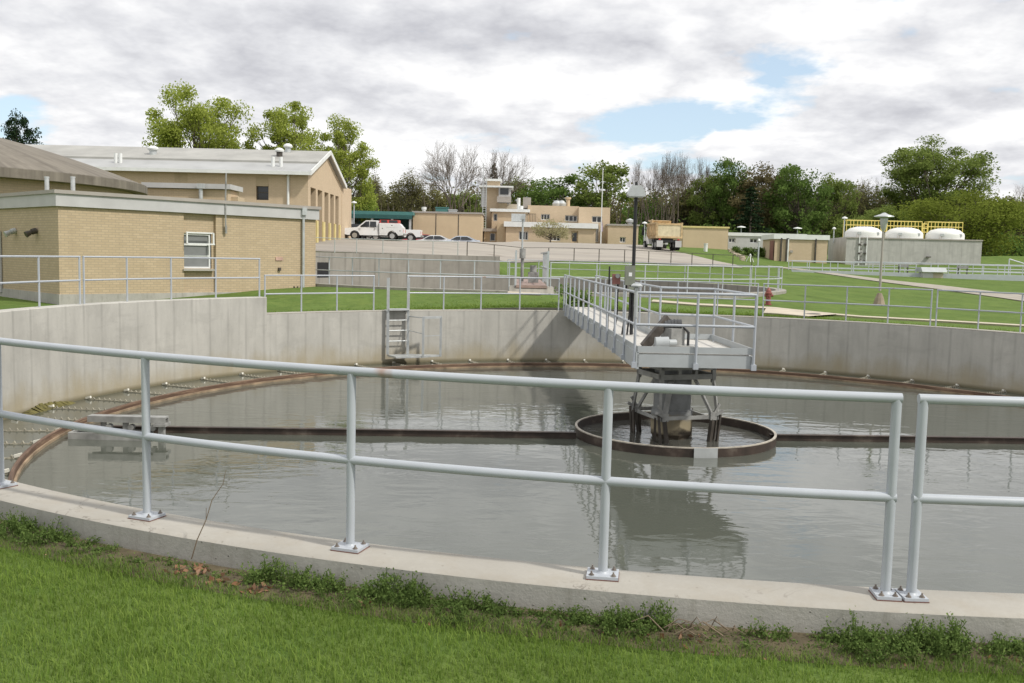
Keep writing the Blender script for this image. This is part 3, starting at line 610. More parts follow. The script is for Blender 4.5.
railing('railing on the far right tank wall, before the red hydrant and lamp post',c0,13.3,[158.0,152.4,146.9,141.5,136.15],0,rad=.024)
railing('railing on the far tank wall running out of the right picture edge',c0,13.3,[135.45,130.3,125.3,119.8,114],0,rad=.024)
# ladder cage hanging on far wall
ld=empty('ladder_platform',tuple(pol(13.1,-148.4,-1.2)),'galvanised ladder with caged landing hanging down the far tank wall','ladder')
P0=pol(13.1,-147.3,0); P1=pol(13.1,-150.3,0); tu=(P1-P0).normalized(); inn=Vector((tu.y,-tu.x,0)); 
if inn.dot(Vector((CX,CY,0))-P0)<0: inn=-inn
for P_ in (P0,P1):
    g=MB(); g.bar(P_+inn*.12+Vector((0,0,-1.36)),P_+inn*.12+Vector((0,0,1.02)),.08,.08); g.bar(P_+inn*.10+Vector((0,0,.0)),P_-inn*.12+Vector((0,0,.0)),.05,.05); g.build('stile',M['galv'],ld)
for z in (-.95,-.62,-.3): MB().tube([P0+inn*.12+Vector((0,0,z)),P1+inn*.12+Vector((0,0,z))],.018,8).build('rung',M['galv'],ld,True)
g=MB(); g.bar(P0+inn*.12+Vector((0,0,.04)),P1+inn*.12+Vector((0,0,.04)),.20,.05); g.build('top_step',M['galv'],ld)
Q0=P1+tu*.18+inn*.85; Q1=P1+tu*.85+inn*.72
g=MB()
for Q in (Q0,Q1): g.bar(Q+Vector((0,0,-1.42)),Q+Vector((0,0,-.15)),.07,.07)
for z in (-.18,): g.bar(Q0+Vector((0,0,z)),Q1+Vector((0,0,z)),.06,.07); g.bar(Q0+Vector((0,0,z)),P1+inn*.12+Vector((0,0,z)),.03,.03)
g.bar(Q0+Vector((0,0,-.75)),Q1+Vector((0,0,-.75)),.025,.025); g.bar(Q0+Vector((0,0,-.68)),P1+inn*.12+Vector((0,0,-.62)),.02,.02)
g.build('landing_frame',M['galv'],ld)
g=MB(); quadslab(g,[P0+inn*.1,P1+inn*.1,Q1-inn*.1,Q1,Q0,P0+inn*.75],-1.42,-1.37); g.build('landing',M['galv'],ld)
# ================================================================ SECOND TANK
t2=empty('rear_tank',(T2[0],T2[1],-1.5),'second round concrete tank behind the first, half hidden by its railings','tank')
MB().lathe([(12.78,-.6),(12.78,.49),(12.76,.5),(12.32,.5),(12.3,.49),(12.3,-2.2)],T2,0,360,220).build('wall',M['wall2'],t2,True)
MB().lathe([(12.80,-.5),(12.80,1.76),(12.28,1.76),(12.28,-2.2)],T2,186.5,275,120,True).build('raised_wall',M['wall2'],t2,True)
MB().lathe([(0,-1.4),(12.35,-1.4)],T2,0,360,64).build('tank_floor',M['darksteel'],t2)
railing('far railing along the near left rim of the rear tank',T2,12.55,[-45,-39,-33,-27,-21,-15,-9,-3,1.2-3.2],.5,rad=.024,mat='farrail',midz=.55,group='rear tank railings')
railing('curving railing on the right rim of the rear tank',T2,12.55,[4,12,21,30,39,48,57,66,75,84,93,101],.5,rad=.024,mat='farrail',midz=.55,group='rear tank railings')
railing('farthest railing on the far rim of the rear tank, above its dark inner wall',T2,12.55,[103,112,121,130,139,148,157,166,175,184],.5,rad=.024,mat='farrail',midz=.55,group='rear tank railings')
M['rustdeck']=simple('faded_rusty_deck',(.30,.22,.19),.8,0,.2,4)
# small bridge of the rear tank
sb=empty('rear_bridge',(.55,35,.5),'small rear bridge with mesh side panels and rusty deck','bridge')
g=MB(); g.box(.1,1.25,34.7,44,.62,.72); g.build('deck',M['rustdeck'],sb)
for xs in (.08,1.27):
    g=MB(); g.bar((xs,34.8,.7),(xs,34.8,2.0),.07,.07); g.bar((xs,40,.7),(xs,40,1.95),.07,.07); g.bar((xs,34.8,1.95),(xs,44,1.95),.05,.05); g.bar((xs,34.8,1.35),(xs,44,1.35),.04,.04); g.build('side_frame',M['farrail'],sb)
    g=MB(); 
    for k in range(26): g.bar((xs,34.85+k*.2,.8),(xs,34.85+k*.2,1.93),.012,.02)
    g.build('mesh_panel',M['galv'],sb)
g=MB(); g.prism([(34.5,.4),(36.0,.4),(36.0,.66),(34.8,.66)],'x',-.15,1.5); g.build('abutment',M['wall2'],sb)
g=MB(); g.cyl((.35,38.5),.07,.75,1.75,10); g.cyl((.35,38.5),.13,1.7,2.1,10); g.obox((.8,38,.95),(.42,.3,.42),(1,0)); g.obox((.8,38,1.28),(.2,.2,.3),(.8,.5)); g.build('pump_motor',M['drysteel'],sb,True)
sp=empty('slim_lamp',(.3,41,.5),'slim grey lamp post rising from the small rear bridge','lamp'); g=MB(); g.tube([(.35,41,.7),(.35,41,3.4)],.04,8); g.build('pole',M['galv'],sp); g=MB(); g.obox((.35,41,3.45),(.2,.2,.15)); g.build('lamp_head',M['galv'],sp)
# dark opening in the raised wall of the rear tank
th_a,th_b=242.5,248
MB().lathe([(12.275,.35),(12.275,1.2)],T2,th_a,th_b,6).build('dark_opening',M['black'],t2)
# ================================================================ BUILDINGS
def wallh(mb,p0,u,Lx,z0,z1,holes=(),th=.3,rev=.2):
    """front sheet of a wall with rectangular openings (a0,a1,z0,z1) and their reveals; p0 left end seen from outside, u direction"""
    u=Vector((u[0],u[1],0)).normalized(); n=Vector((-u.y,u.x,0)) # inward
    P=lambda a,z,d=0: (p0[0]+u.x*a+n.x*d,p0[1]+u.y*a+n.y*d,z)
    A=sorted({0,Lx,*[h[0] for h in holes],*[h[1] for h in holes]}); Zs=sorted({z0,z1,*[h[2] for h in holes],*[h[3] for h in holes]})
    for i in range(len(A)-1):
        for j in range(len(Zs)-1):
            ca,cz=(A[i]+A[i+1])/2,(Zs[j]+Zs[j+1])/2
            if any(h[0]<ca<h[1] and h[2]<cz<h[3] for h in holes): continue
            mb.add([P(A[i],Zs[j]),P(A[i+1],Zs[j]),P(A[i+1],Zs[j+1]),P(A[i],Zs[j+1])],[(0,1,2,3)])
    for a,b,c,d in [h[:4] for h in holes]:
        mb.add([P(a,c),P(b,c),P(b,d),P(a,d),P(a,c,rev),P(b,c,rev),P(b,d,rev),P(a,d,rev)],[(0,4,5,1),(1,5,6,2),(2,6,7,3),(3,7,4,0)])
    return P
def window(parent,P,h,rev=.14,mull=1,trans=(),glass='glass',frame='whitepaint',fw=.06,name='window'):
    a,b,c,d=h[:4]; g=MB()
    def bx3(a0,a1,c0,c1,d0,d1):
        v=[P(x,z,y) for z in (c0,c1) for y in (d0,d1) for x in (a0,a1)]
        g.add(v,[(0,2,3,1),(4,5,7,6),(0,1,5,4),(2,6,7,3),(0,4,6,2),(1,3,7,5)])
    for q in ((a,b,c,c+fw),(a,b,d-fw,d),(a,a+fw,c+fw,d-fw),(b-fw,b,c+fw,d-fw)): bx3(q[0],q[1],q[2],q[3],rev-.06,rev)
    for k in range(1,mull): x=a+(b-a)*k/mull; bx3(x-fw/2,x+fw/2,c+fw,d-fw,rev-.05,rev-.003)
    for t in trans: z=c+(d-c)*t; bx3(a+fw,b-fw,z-fw/2,z+fw/2,rev-.055,rev-.006)
    w=g.build(name,M[frame],parent); g=MB(); g.add([P(a,c,rev-.01),P(b,c,rev-.01),P(b,d,rev-.01),P(a,d,rev-.01)],[(0,1,2,3)]); g.build('pane',M[glass],w); return w
def plainbox(mb,p0,u,Lx,dep,z0,z1,skip=('front',)):
    u=Vector((u[0],u[1],0)).normalized(); n=Vector((-u.y,u.x,0)); P=lambda a,d,z:(p0[0]+u.x*a+n.x*d,p0[1]+u.y*a+n.y*d,z)
    v=[P(a,d,z) for z in (z0,z1) for d in (0,dep) for a in (0,Lx)]
    fs={'front':(0,1,5,4),'back':(2,6,7,3),'left':(0,4,6,2),'right':(1,3,7,5),'top':(4,5,7,6),'bottom':(0,2,3,1)}
    for k,f in fs.items():
        if k not in skip: mb.add(v,[f])
# ---- brick building, left
A=Vector((-14.75,30.45,0)); U=Vector((.68,.733,0)).normalized(); Nn=Vector((-U.y,U.x,0)); LB=9.97; ZB=-.15; ZT=3.47
bb=empty('brick_building',(A.x,A.y,ZB),'low buff brick building with grey flat roof edge at the left','building')
def alpha(px,py_=250):  # distance along front wall where it appears at pixel column px
    v=ray(px,py_); # A+U*t = v*s
    t=(A.y*v.x-A.x*v.y)/(U.x*v.y-U.y*v.x); return t
wa0,wa1=alpha(184),alpha(213); zz=lambda px,py:(lambda t:G(px,py,A.y+U.y*t).z)(alpha(px,py))
wh=(wa0,wa1,zz(198,268.5),zz(198,233.5)); rec=(wa0,wa1+.12,zz(198,295)-.15,zz(198,212.5))
g=MB(); 
P=wallh(g,A,U,LB,ZB+.35,ZT-.05,[rec],rev=.12)
plainbox(g,A,U,LB,5.5,ZB+.35,ZT-.05,('front','bottom','top'))
# recessed strip around the window
Pi=lambda a,z,d=0:P(a,z,d+.12)
for q in ((rec[0],rec[1],rec[2],wh[2]),(rec[0],rec[1],wh[3],rec[3])): g.add([Pi(q[0],q[2]),Pi(q[1],q[2]),Pi(q[1],q[3]),Pi(q[0],q[3])],[(0,1,2,3)])
g.add([Pi(wa1,wh[2]),Pi(rec[1],wh[2]),Pi(rec[1],wh[3]),Pi(wa1,wh[3])],[(0,1,2,3)])
g.build('wall',M['brick'],bb)
g=MB(); plainbox(g,A-U*.03-Nn*.03,U,LB+.06,5.56,ZB-.5,ZB+.35,('bottom',)); g.build('base_course',M['curb'],bb)
w_=window(bb,Pi,(wa0+.02,wa1-.02,wh[2],wh[3]),.10,1,(.36,.68),'glassgrey')
s=MB(); c=P((wa0+wa1)/2,wh[2]+(wh[3]-wh[2])*.86,-.06); s.obox(c,(wa1-wa0-.06,.04,.42),(U.x,U.y)); s.v=[tuple(p) for p in s.v]
# opened hopper sash: tilted outward at the top pane
c=Vector(c); s=MB()
for k,(du,dz_,sx_,sz_) in enumerate(((0,.2,wa1-wa0-.06,.05),(0,-.2,wa1-wa0-.06,.05),(-(wa1-wa0)/2+.05,0,.05,.42),((wa1-wa0)/2-.05,0,.05,.42))): s.obox(c+U*du+Vector((0,0,dz_))-Nn*(.12 if dz_<0 else 0.02 if dz_>0 else .07),(sx_,.04,sz_),(U.x,U.y))
s.build('sash',M['whitepaint'],w_)
s=MB(); s.obox(Vector(P((wa0+wa1)/2,wh[2]-.05,.04)),(wa1-wa0+.1,.22,.07),(U.x,U.y)); s.build('sill',M['coping'],w_)
g=MB(); plainbox(g,A-U*.10-Nn*.10,U,LB+.20,5.7,ZT-.42,ZT-.02,()); g.build('fascia',M['fascia'],bb)
g=MB(); plainbox(g,A-U*.16-Nn*.16,U,LB+.32,5.82,ZT-.018,ZT+.10,()); g.build('roof',M['fasciatop'],bb)
ds=P(alpha(302),0,-.09); g=MB(); g.tube([(ds[0],ds[1],ZB+.2),(ds[0],ds[1],ZT-.35)],.055,10); g.obox((ds[0],ds[1],ZT-.12),(.22,.2,.3),(U.x,U.y)); g.build('downspout',M['galv'],bb,True)
cs=P(alpha(224),0,-.12); g=MB(); g.tube([(cs[0],cs[1],ZT-1.0),(cs[0],cs[1],ZT+.15),(cs[0]+.03,cs[1],ZT+1.1)],.03,8); g.obox((cs[0],cs[1]+.05,ZT-.95),(.06,.08,.3)); g.build('conduit',M['drysteel'],bb,True)
for k in range(3):
    q=P(alpha(292.5+k*3.4),0,-.12); g=MB(); g.tube([(q[0],q[1],ZB-.1),(q[0],q[1],ZB+.55)],.035,8); g.build('utility_pipe',M['darksteel'],bb,True)
pp=P(alpha(279),0,-.02); g=MB(); g.obox((pp[0],pp[1],ZB+2.02-.4),(.32,.03,.13),(U.x,U.y)); g.build('wall_plate',simple('pinkish_plate',(.5,.33,.27),.7),bb)
g=MB(); g.obox((pp[0],pp[1],ZB+1.22),(.1,.12,.12),(U.x,U.y)); g.build('tap',M['darksteel'],bb)
# wall lamps on shaded side
for k,px in enumerate((16,37)):
    v=ray(px,230); t=(A.y*v.x-A.x*v.y)/(Nn.x*v.y-Nn.y*v.x); t=abs(t); q=A+Nn*t-U*.12
    zc=G(px,232,q.y).z
    g=MB(); g.tube([Vector((q.x+U.x*.1,q.y+U.y*.1,zc+.05)),Vector((q.x-U.x*.05,q.y-U.y*.05,zc))],.10,12); g.tube([Vector((q.x-U.x*.05,q.y-U.y*.05,zc)),Vector((q.x-U.x*.24,q.y-U.y*.24,zc-.1))],[.07,.11],12)
    fx=g.build('floodlight',M['galv' if k==0 else 'darksteel'],bb,True)
v=ray(0,230); t=abs((A.y*v.x-A.x*v.y)/(Nn.x*v.y-Nn.y*v.x)); q=A+Nn*t; g=MB(); g.obox((q.x-U.x*.05+Nn.x*.3,q.y-U.y*.05+Nn.y*.3,ZB+1.3),(.06,.9,2.2),(U.x,U.y)); g.build('door',M['fascia'],bb)
for px in (47,73):
    q=G(px,190,33.6); vp=empty('roof_pipe',(q.x,q.y,ZT+.1),'stubby grey roof pipe, %s of the two before the dome'%('left' if px==47 else 'right'),'vent pipe','roof vent pipes'); g=MB(); g.cyl((q.x,q.y),.075,ZT+.05,G(px,177,33.6).z,12); g.cyl((q.x,q.y),.085,G(px,178,33.6).z,G(px,176.6,33.6).z,12); g.build('pipe',M['galv'],vp,True)
# ---- domed tank, left
DC=(-30.2,47.0); DR=11.1; zb=G(148,190.5,47).z; ztp=G(148,182,47).z
dm=empty('domed_tank',(DC[0],DC[1],0),'round tan brick tank with shallow weathered concrete dome roof','tank')
MB().lathe([(DR-.7,-1.5),(DR-.7,zb+.05)],DC,0,360,120).build('wall',M['brickfar'],dm,True)
MB().lathe([(DR-.75,zb),(DR,zb),(DR,ztp-.02),(DR-.03,ztp)],DC,0,360,120).build('roof_edge',M['dome'],dm,True)
prof=[(DR-.03,ztp)]+[(DR*math.cos(a_/12*PI/2)*.99,ztp+3.05*math.sin(a_/12*PI/2)**1.0*.98) for a_ in range(1,12)]+[(0.01,ztp+3.05)]
prof=[(DR*(k/14 if False else 1-k/14)*.998,ztp+2.75*(1-(1-k/14)**1.5)) for k in range(14)]+[(0.01,ztp+2.75)]
MB().lathe(prof,DC,0,360,120).build('dome',M['dome'],dm,True)
# ---- low building between dome and garage
D=56.; a=G(146,186,D); b_=G(228,190,D); lb=empty('low_outbuilding',(a.x,D,1),'low tan outbuilding with pale grey roof edge behind the dome tank','building')
g=MB(); g.box(a.x,b_.x,D,D+2.2,0.8,G(190,189,D).z); g.build('wall',M['brickfar'],lb)
g=MB(); g.box(a.x-.2,b_.x+.2,D-.2,D+2.4,G(190,188.5,D).z,G(190,183.5,D).z); g.build('roof',M['fascia'],lb)
q=G(200,188,D-.5); g=MB(); g.tube([(q.x,D-.35,G(200,200,D).z),(q.x,D-.35,G(200,188,D).z)],.12,10); g.obox((q.x,D-.35,G(200,186.5,D).z),(.4,.3,.3)); g.build('downspout',M['galv'],lb,True)
g=MB(); q=G(235,196,D); g.box(b_.x+.003,q.x,D+.6,D+2,.8,G(230,196,D).z); g.build('side_wing',M['brickfar'],lb)
# ---- garage
gx1=G(308,210,75).x; gz=2.6; ev=G(308,171.8,75).z; gy0,gy1=75.,89.5; ym=(gy0+gy1)/2; pk=G(328,154.5,ym).z; gx0=gx1-27
ga=empty('garage_building',(gx1,gy0,gz),'long tan vehicle garage with pale metal gable roof and tall bay openings','building')
def ax(px): return G(px,180,gy0).x-gx0
wb=(ax(256),ax(268.5),G(262,200,75).z,G(262,184.5,75).z); 
g=MB(); P=wallh(g,(gx0,gy0),(1,0),27,gz-1.5,ev,[wb],rev=.35)
# gable wall with bay openings, faces +x
def gy(px): # depth where gable plane shows at column px
    v=ray(px,215); return gx1*v.y/v.x
bays=[]
for a_,b_ in ((310.5,315.8),(317.6,322.2),(324.4,328.4),(330.2,333.8),(335.3,338.6)):
    bays.append((gy(a_)-gy0,gy(b_)-gy0,gz-.2,gz+4.35))
bays[-1]=(bays[-1][0],min(bays[-1][1],14.2),gz-.2,gz+4.35)
PG=wallh(g,(gx1,gy0),(0,1),gy1-gy0,gz-1.5,ev-.02,bays,rev=.6)
g.add([(gx1,gy0,ev-.02),(gx1,gy1,ev-.02),(gx1,ym,pk-.1)],[(0,1,2)]); g.add([(gx0,gy0,ev-.02),(gx0,gy1,ev-.02),(gx0,ym,pk-.1)],[(0,2,1)])
plainbox(g,(gx0,gy0),(1,0),27,gy1-gy0,gz-1.5,ev-.02,('front','right','top','bottom'))
g.build('wall',M['brickfar'],ga)
window(ga,P,wb,.34,1,(.5,),'glass','darksteel',.08)
for px_,py_ in ((262,180.5),(181,176.5)): rb=MB(); rb.obox((gx0+ax(px_),gy0-.0,G(px_,py_,75).z-.1),(1.0,.03,.7)); rb.build('brick_panel',M['brick'],ga)
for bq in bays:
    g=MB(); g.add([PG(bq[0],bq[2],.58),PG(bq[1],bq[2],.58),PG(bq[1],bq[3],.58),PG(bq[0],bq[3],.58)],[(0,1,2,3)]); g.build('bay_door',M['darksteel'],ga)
edges=[0]+[x for bq in bays for x in bq[:2]]
piers=[((bays[i][1]+bays[i+1][0])/2,bays[i+1][0]-bays[i][1]) for i in range(4)]+[(bays[-1][1]+.35,.6)]
for c_,w_ in piers:
    g=MB(); g.box(gx1-.02,gx1+.10,gy0+c_-w_/2+.03,gy0+c_+w_/2-.03,gz-.3,gz+1.75); g.build('pier_guard',M['paleyellow'],ga)
def roofq(y0_,z0_,y1_,z1_,th=.18):
    g=MB(); x0_,x1_=gx0-.3,gx1+.35
    v=[(x0_,y0_,z0_),(x1_,y0_,z0_),(x1_,y1_,z1_),(x0_,y1_,z1_)]+[(x0_,y0_,z0_-th),(x1_,y0_,z0_-th),(x1_,y1_,z1_-th),(x0_,y1_,z1_-th)]
    return g.add(v,[(0,1,2,3),(7,6,5,4),(0,4,5,1),(1,5,6,2),(2,6,7,3),(3,7,4,0)])
sl=(pk-ev)/(ym-gy0)
def rz(y): return ev+.12+sl*(y-gy0)
ymid=gy0+2.6
roofq(gy0-.6,rz(gy0-.6),ymid,rz(ymid)).build('roof_lower',M['metalroofe'],ga)
roofq(ymid+.002,rz(ymid)+.16,ym,rz(ym)+.16).build('roof',M['metalroof'],ga)
roofq(gy1+.6,rz(gy0-.6),ym+.002,rz(ym)+.15).build('rear_roof',M['metalroof'],ga)
g=MB(); g.bar((gx0,gy0-.65,rz(gy0-.6)-.12),(gx1+.4,gy0-.65,rz(gy0-.6)-.12),.2,.26); g.build('gutter',M['whitepaint'],ga)
g=MB(); g.bar((gx1+.37,gy0-.6,rz(gy0-.6)-.05),(gx1+.37,ym,rz(ym)+.05),.08,.34); g.bar((gx1+.37,ym,rz(ym)+.05),(gx1+.37,gy1+.6,rz(gy0-.6)-.05),.08,.34); g.build('verge_trim',M['whitepaint'],ga)
g=MB(); q=ax(288.5)+gx0; g.tube([(q,gy0-.12,gz),(q,gy0-.12,ev-.1)],.10,8); g.build('downspout',M['whitepaint'],ga)
g=MB(); g.box(gx1-10,gx1+.03,gy1+.003,gy1+5.2,gz-1,G(346,187.5,92).z); g.build('annex',M['brickfar'],ga)
for px,yy,rr_,k in ((153,gy0+4.2,.42,0),(279.5,gy0+4.6,.36,1),(288,ym-.6,.36,2)):
    q=G(px,150,yy); zz0=rz(min(yy,2*ym-yy))
    vt=empty('roof_ventilator',(q.x,yy,zz0),('broad round vent near the left end of the garage roof','dark-collared turbine vent standing below the garage ridge','pale round vent just behind the garage ridge')[k],'roof vent','garage roof vents')
    g=MB(); g.cyl((q.x,yy),rr_*.7,zz0-.3,zz0+.55,14); g.build('collar',M['darksteel' if k==1 else 'galv'],vt,True)
    g=MB(); g.lathe([(0,zz0+.5),(rr_,zz0+.5),(rr_*1.1,zz0+.62),(rr_*.85,zz0+.76),(rr_*.4,zz0+.84),(0,zz0+.86)],(q.x,yy),0,360,16); g.build('cowl',M['whitepaint'],vt,True)
for k,px in enumerate((116,120.5,273,281)):
    yy=gy0+1.2; q=G(px,163,yy); g=MB(); g.cyl((q.x,yy),.14,rz(yy)-.1,rz(yy)+.75,10); g.build('vent_stub',M['whitepaint'],ga,True)
# ---- generic far buildings
def fb(px0,px1,D,top,base=None,pt=None): # world x range and top height from pixels
    a=G(px0,top,D); b=G(px1,top if pt is None else pt,D); return a.x,b.x,(a.z+b.z)/2
def far_building(name,label,px0,px1,ytop,D,dep,zb_,wmat,trim=None,trimh=.3,wins=(),cat='building',joints=(),mull=2,rise=0):
    x0,x1,zt_=fb(px0,px1,D,ytop); root=empty(name,(x0,D,zb_),label,cat)
    hs=[(G(a,c,D).x-x0,G(b,c,D).x-x0,G(a,d,D).z,G(a,c,D).z) for a,b,c,d in wins]
    g=MB(); P=wallh(g,(x0,D),(1,0),x1-x0,zb_,zt_,hs,rev=.3); plainbox(g,(x0,D),(1,0),x1-x0,dep,zb_,zt_,('front','bottom')); g.build('wall',M[wmat],root)
    for h in hs: window(root,P,h,.28,mull,(),'glass','whitepaint',.1)
    if trim: g=MB(); g.box(x0-.12,x1+.12,D-.12,D+dep+.12,zt_-trimh*.6,zt_+trimh*.4); g.build('roof',M[trim],root)
    for j in joints: q=G(j,ytop+5,D); g=MB(); g.box(q.x-.05,q.x+.05,D-.02,D+.05,zb_,zt_-.2); g.build('joint',M['darksteel'],root)
    return root
ft=far_building('panel_building','plain tan windowless building with two dark joints behind the parked sedans',413,482,212.5,110,9,2.4,'tanpanel','fasciatop',.2,joints=(436,458.5))
D=112.
for a,b,c,d,mt,nme in ((422.5,425.5,207,213,'whitepaint','roof_vent'),(435.7,447.8,207,212.8,'teal','roof_unit'),(448.5,456.5,209.3,212.8,'galv','roof_unit')):
    p=G(a,c,D); q=G(b,d,D); g=MB()
    if nme=='roof_vent': g.cyl(((p.x+q.x)/2,D),.22,q.z-.3,p.z,12); g.cyl(((p.x+q.x)/2,D),.3,p.z-.3,p.z,12)
    else: g.box(p.x,q.x,D,D+1.5,q.z-.3,p.z-.1); g.box(p.x-.06,q.x+.06,D-.06,D+1.56,p.z-.1,p.z)
    g.build(nme,M[mt],ft)
# control building
cbld=empty('control_building',(G(506,240,112).x,112,3.5),'two storey tan brick control building with white trimmed front wing','building')
def blk(px0,px1,yt,D,dep,wmat='brickfar',trim=None,trimh=.3,wins=(),zb_=3.3,name='wall',mull=2,doors=()):
    x0,x1,zt_=fb(px0,px1,D,yt)
    hs=[(G(a,c,D).x-x0,G(b,c,D).x-x0,G(a,d,D).z,G(a,c,D).z) for a,b,c,d in list(wins)+list(doors)]
    g=MB(); P=wallh(g,(x0,D),(1,0),x1-x0,zb_,zt_,hs,rev=.35); plainbox(g,(x0,D),(1,0),x1-x0,dep,zb_,zt_,('front','bottom')); wl=g.build(name,M[wmat],cbld)
    for i,h in enumerate(hs):
        if i<len(wins): window(cbld,P,h,.3,mull,(),'glass','whitepaint',.09)
        else: window(cbld,P,h,.34,1,(),'glass','tanpanel',.14,'door')
    if trim: g=MB(); g.box(x0-.25,x1+.25,D-.3,D+dep-.05,zt_-trimh,zt_+.06); g.build('roof_trim',M[trim],cbld)
blk(528,579,205.8,117.5,9,wins=((541,550,214,220),(565,577.5,215.2,221.3)),mull=3)
blk(579,610.3,207.3,116.2,9,wins=((592,602.3,216,222.5),(595.4,599,225.4,242)),mull=2)
blk(506,596,223.0,112,4.1,trim='whitepaint',trimh=.55,wins=((519,528.3,231.2,240),(549.7,560.5,232,240.8)),doors=((571.3,578.3,231.2,242.6),),mull=3)
blk(492,528,209.5,116.4,6,trim='whitepaint',trimh=.3,wins=((493.5,497.5,213.5,221),),mull=1)
blk(497,505.7,223.5,112.6,4,wmat='brick')
blk(484,497,229,114.2,4,wmat='brick',trim='fasciatop',wins=((490,495.5,233,241),),mull=1,zb_=2.6)
blk(487.3,500,179.5,118.4,2.6,trim='whitepaint',trimh=.2,name='tower_shaft')
def feat(px0,px1,yt,yb,D,dep,mt,name,par=None):
    p=G(px0,yt,D); q=G(px1,yb,D); g=MB(); g.box(p.x,q.x,D,D+dep,q.z,p.z); return g.build(name,M[mt],par or cbld)
feat(498.8,510.5,187.6,203,117.6,3.8,'fascia','tower_room'); feat(481.3,487.2,187.6,207,118.6,3,'fascia','tower_room')
feat(479,513.5,185.2,187.6,117.2,5,'whitepaint','tower_roof')
q_=feat(500.2,508.5,188.2,194.5,117.55,.04,'glass','tower_window'); feat(497,511.2,196.3,202.2,116.7,1.0,'fasciatop','balcony'); feat(499,507,203,209.5,117.8,2,'brick','stair_block')
feat(505,519,204,209,118,1,'path','rooftop_hood'); feat(523.2,530.8,197.3,208,118.2,1.6,'fasciatop','chimney'); 
g=MB(); p=G(518.8,198,117); g.cyl((p.x,117),.22,6,p.z,10); p=G(521,206,117); g.cyl((p.x,117),.3,6,p.z,10); g.build('exhaust_pipe',M['whitepaint'],cbld,True)
feat(511.5,525.3,213.5,221.5,113.5,1.4,'galv','rooftop_tank')
for px in (557,562): p=G(px,202,119); g=MB(); g.cyl((p.x,119),.42,7,p.z-.3,12); g.lathe([(.55,p.z-.5),(.6,p.z-.2),(.3,p.z+.15),(0,p.z+.2)],(p.x,119),0,360,12); g.build('roof_vent',M['galv'],cbld,True)
p=G(568,199,119); g=MB(); g.cyl((p.x,119),.34,7,p.z,10,.24); g.cyl((p.x,119),.4,p.z,p.z+.2,10); g.build('clay_pot',M['tanpanel'],cbld,True)
g=MB()
for k in range(7): p=G(526+k*1.6,222,113.2); g.bar((p.x,113.2,p.z-.2),(p.x,113.2,p.z+1.0),.05,.05)
p=G(526,214,113.2); q=G(536,214,113.2); g.bar((p.x,113.2,p.z),(q.x,113.2,q.z),.05,.05); g.build('roof_railing',M['darksteel'],cbld)
g=MB(); 
for px in (482.3,485.6): p=G(px,232,114); q=G(px,163 if px<484 else 178,114); g.bar(p,(p.x,114,q.z),.08,.08)
for k in range(22): p=G(482.3,230-k*2.4,114); q=G(485.6,230-k*2.4,114); g.bar(p,q,.05,.05)
g.build('ladder_mast',M['galv'],cbld)
# small building, tan building, trailer, tan building 2
sbd=far_building('small_tan_building','small tan brick building joined to the right end of the control building',608.2,638.6,224.8,114,6,3.2,'brickfar','fasciatop',.2,((619.8,625.8,237,242.4),))
p=G(630,224,116); g=MB(); g.cyl((p.x,116),.3,p.z-.4,p.z+.2,10); g.lathe([(.5,p.z+.2),(.55,p.z+.45),(0,p.z+.7)],(p.x,116),0,360,12); g.build('roof_vent',M['galv'],sbd,True)
far_building('plain_tan_building','plain tan building without windows right behind the dump truck',683.5,728.5,227,112,8,2.2,'tanpanel','paleyellow',.2)
far_building('site_trailer','long pale grey office trailer with white roof and two windows',728.5,806,234.6,118,4,2.2,'fascia','whitepaint',.4,((728.9,735.6,238,242.5),(750,758,238.5,243)),cat='trailer')
tb=empty('tan_pump_house',(G(775,250,95).x,95,1.6),'tan brick pump house with white roof edge and dark door left of the concrete block','building')
x0,x1,zt_=fb(775,828,95,237.5); xl=G(762.5,250,101).x
g=MB(); g.add([(x0,95,.8),(x1,95,.8),(x1,95,zt_),(x0,95,zt_),(xl,101,.8),(xl,101,zt_),(x1+.4,101,.8),(x1+.4,101,zt_)],[(0,1,2,3),(4,0,3,5),(1,6,7,2),(6,4,5,7),(3,2,7,5)]); g.build('wall',M['brickfar'],tb)
g=MB(); o_=.15; v=[(x0-o_,95-o_,z) for z in (zt_-.2,zt_+.28)]+[(x1+o_,95-o_,z) for z in (zt_-.2,zt_+.28)]+[(x1+.55,101.1,z) for z in (zt_-.2,zt_+.28)]+[(xl-o_,101.1,z) for z in (zt_-.2,zt_+.28)]
g.add(v,[(0,2,3,1),(2,4,5,3),(4,6,7,5),(6,0,1,7),(1,3,5,7)]); g.build('roof',M['whitepaint'],tb)
for px,w_,mt,nme in ((781,.16,'darksteel','pipe'),(786.5,.14,'darksteel','pipe'),(788,.12,'whitepaint','pipe'),(815.5,.14,'darksteel','pipe')):
    p=G(px,250,94.9); g=MB(); g.box(p.x-w_/2,p.x+w_/2,94.85,94.99,1.2,zt_-.1); g.build('downspout',M[mt],tb)
g=MB(); xm=x0+(xl-x0)*.28; g.add([(x0-.62*0-.1,96.0-1,1.3),(x0+(xl-x0)*.45,95+6*.45-.12,1.3),(x0+(xl-x0)*.45,95+6*.45-.12,zt_-.35),(x0-.1,95.0-.0,zt_-.35)],[(1,0,3,2)]); g.build('door',M['redbox'],tb)
g=MB(); p=G(791.5,251.5,94.9); g.box(p.x-.12,p.x+.12,94.85,94.97,p.z-.12,p.z+.12); g.build('meter_box',M['fasciatop'],tb)
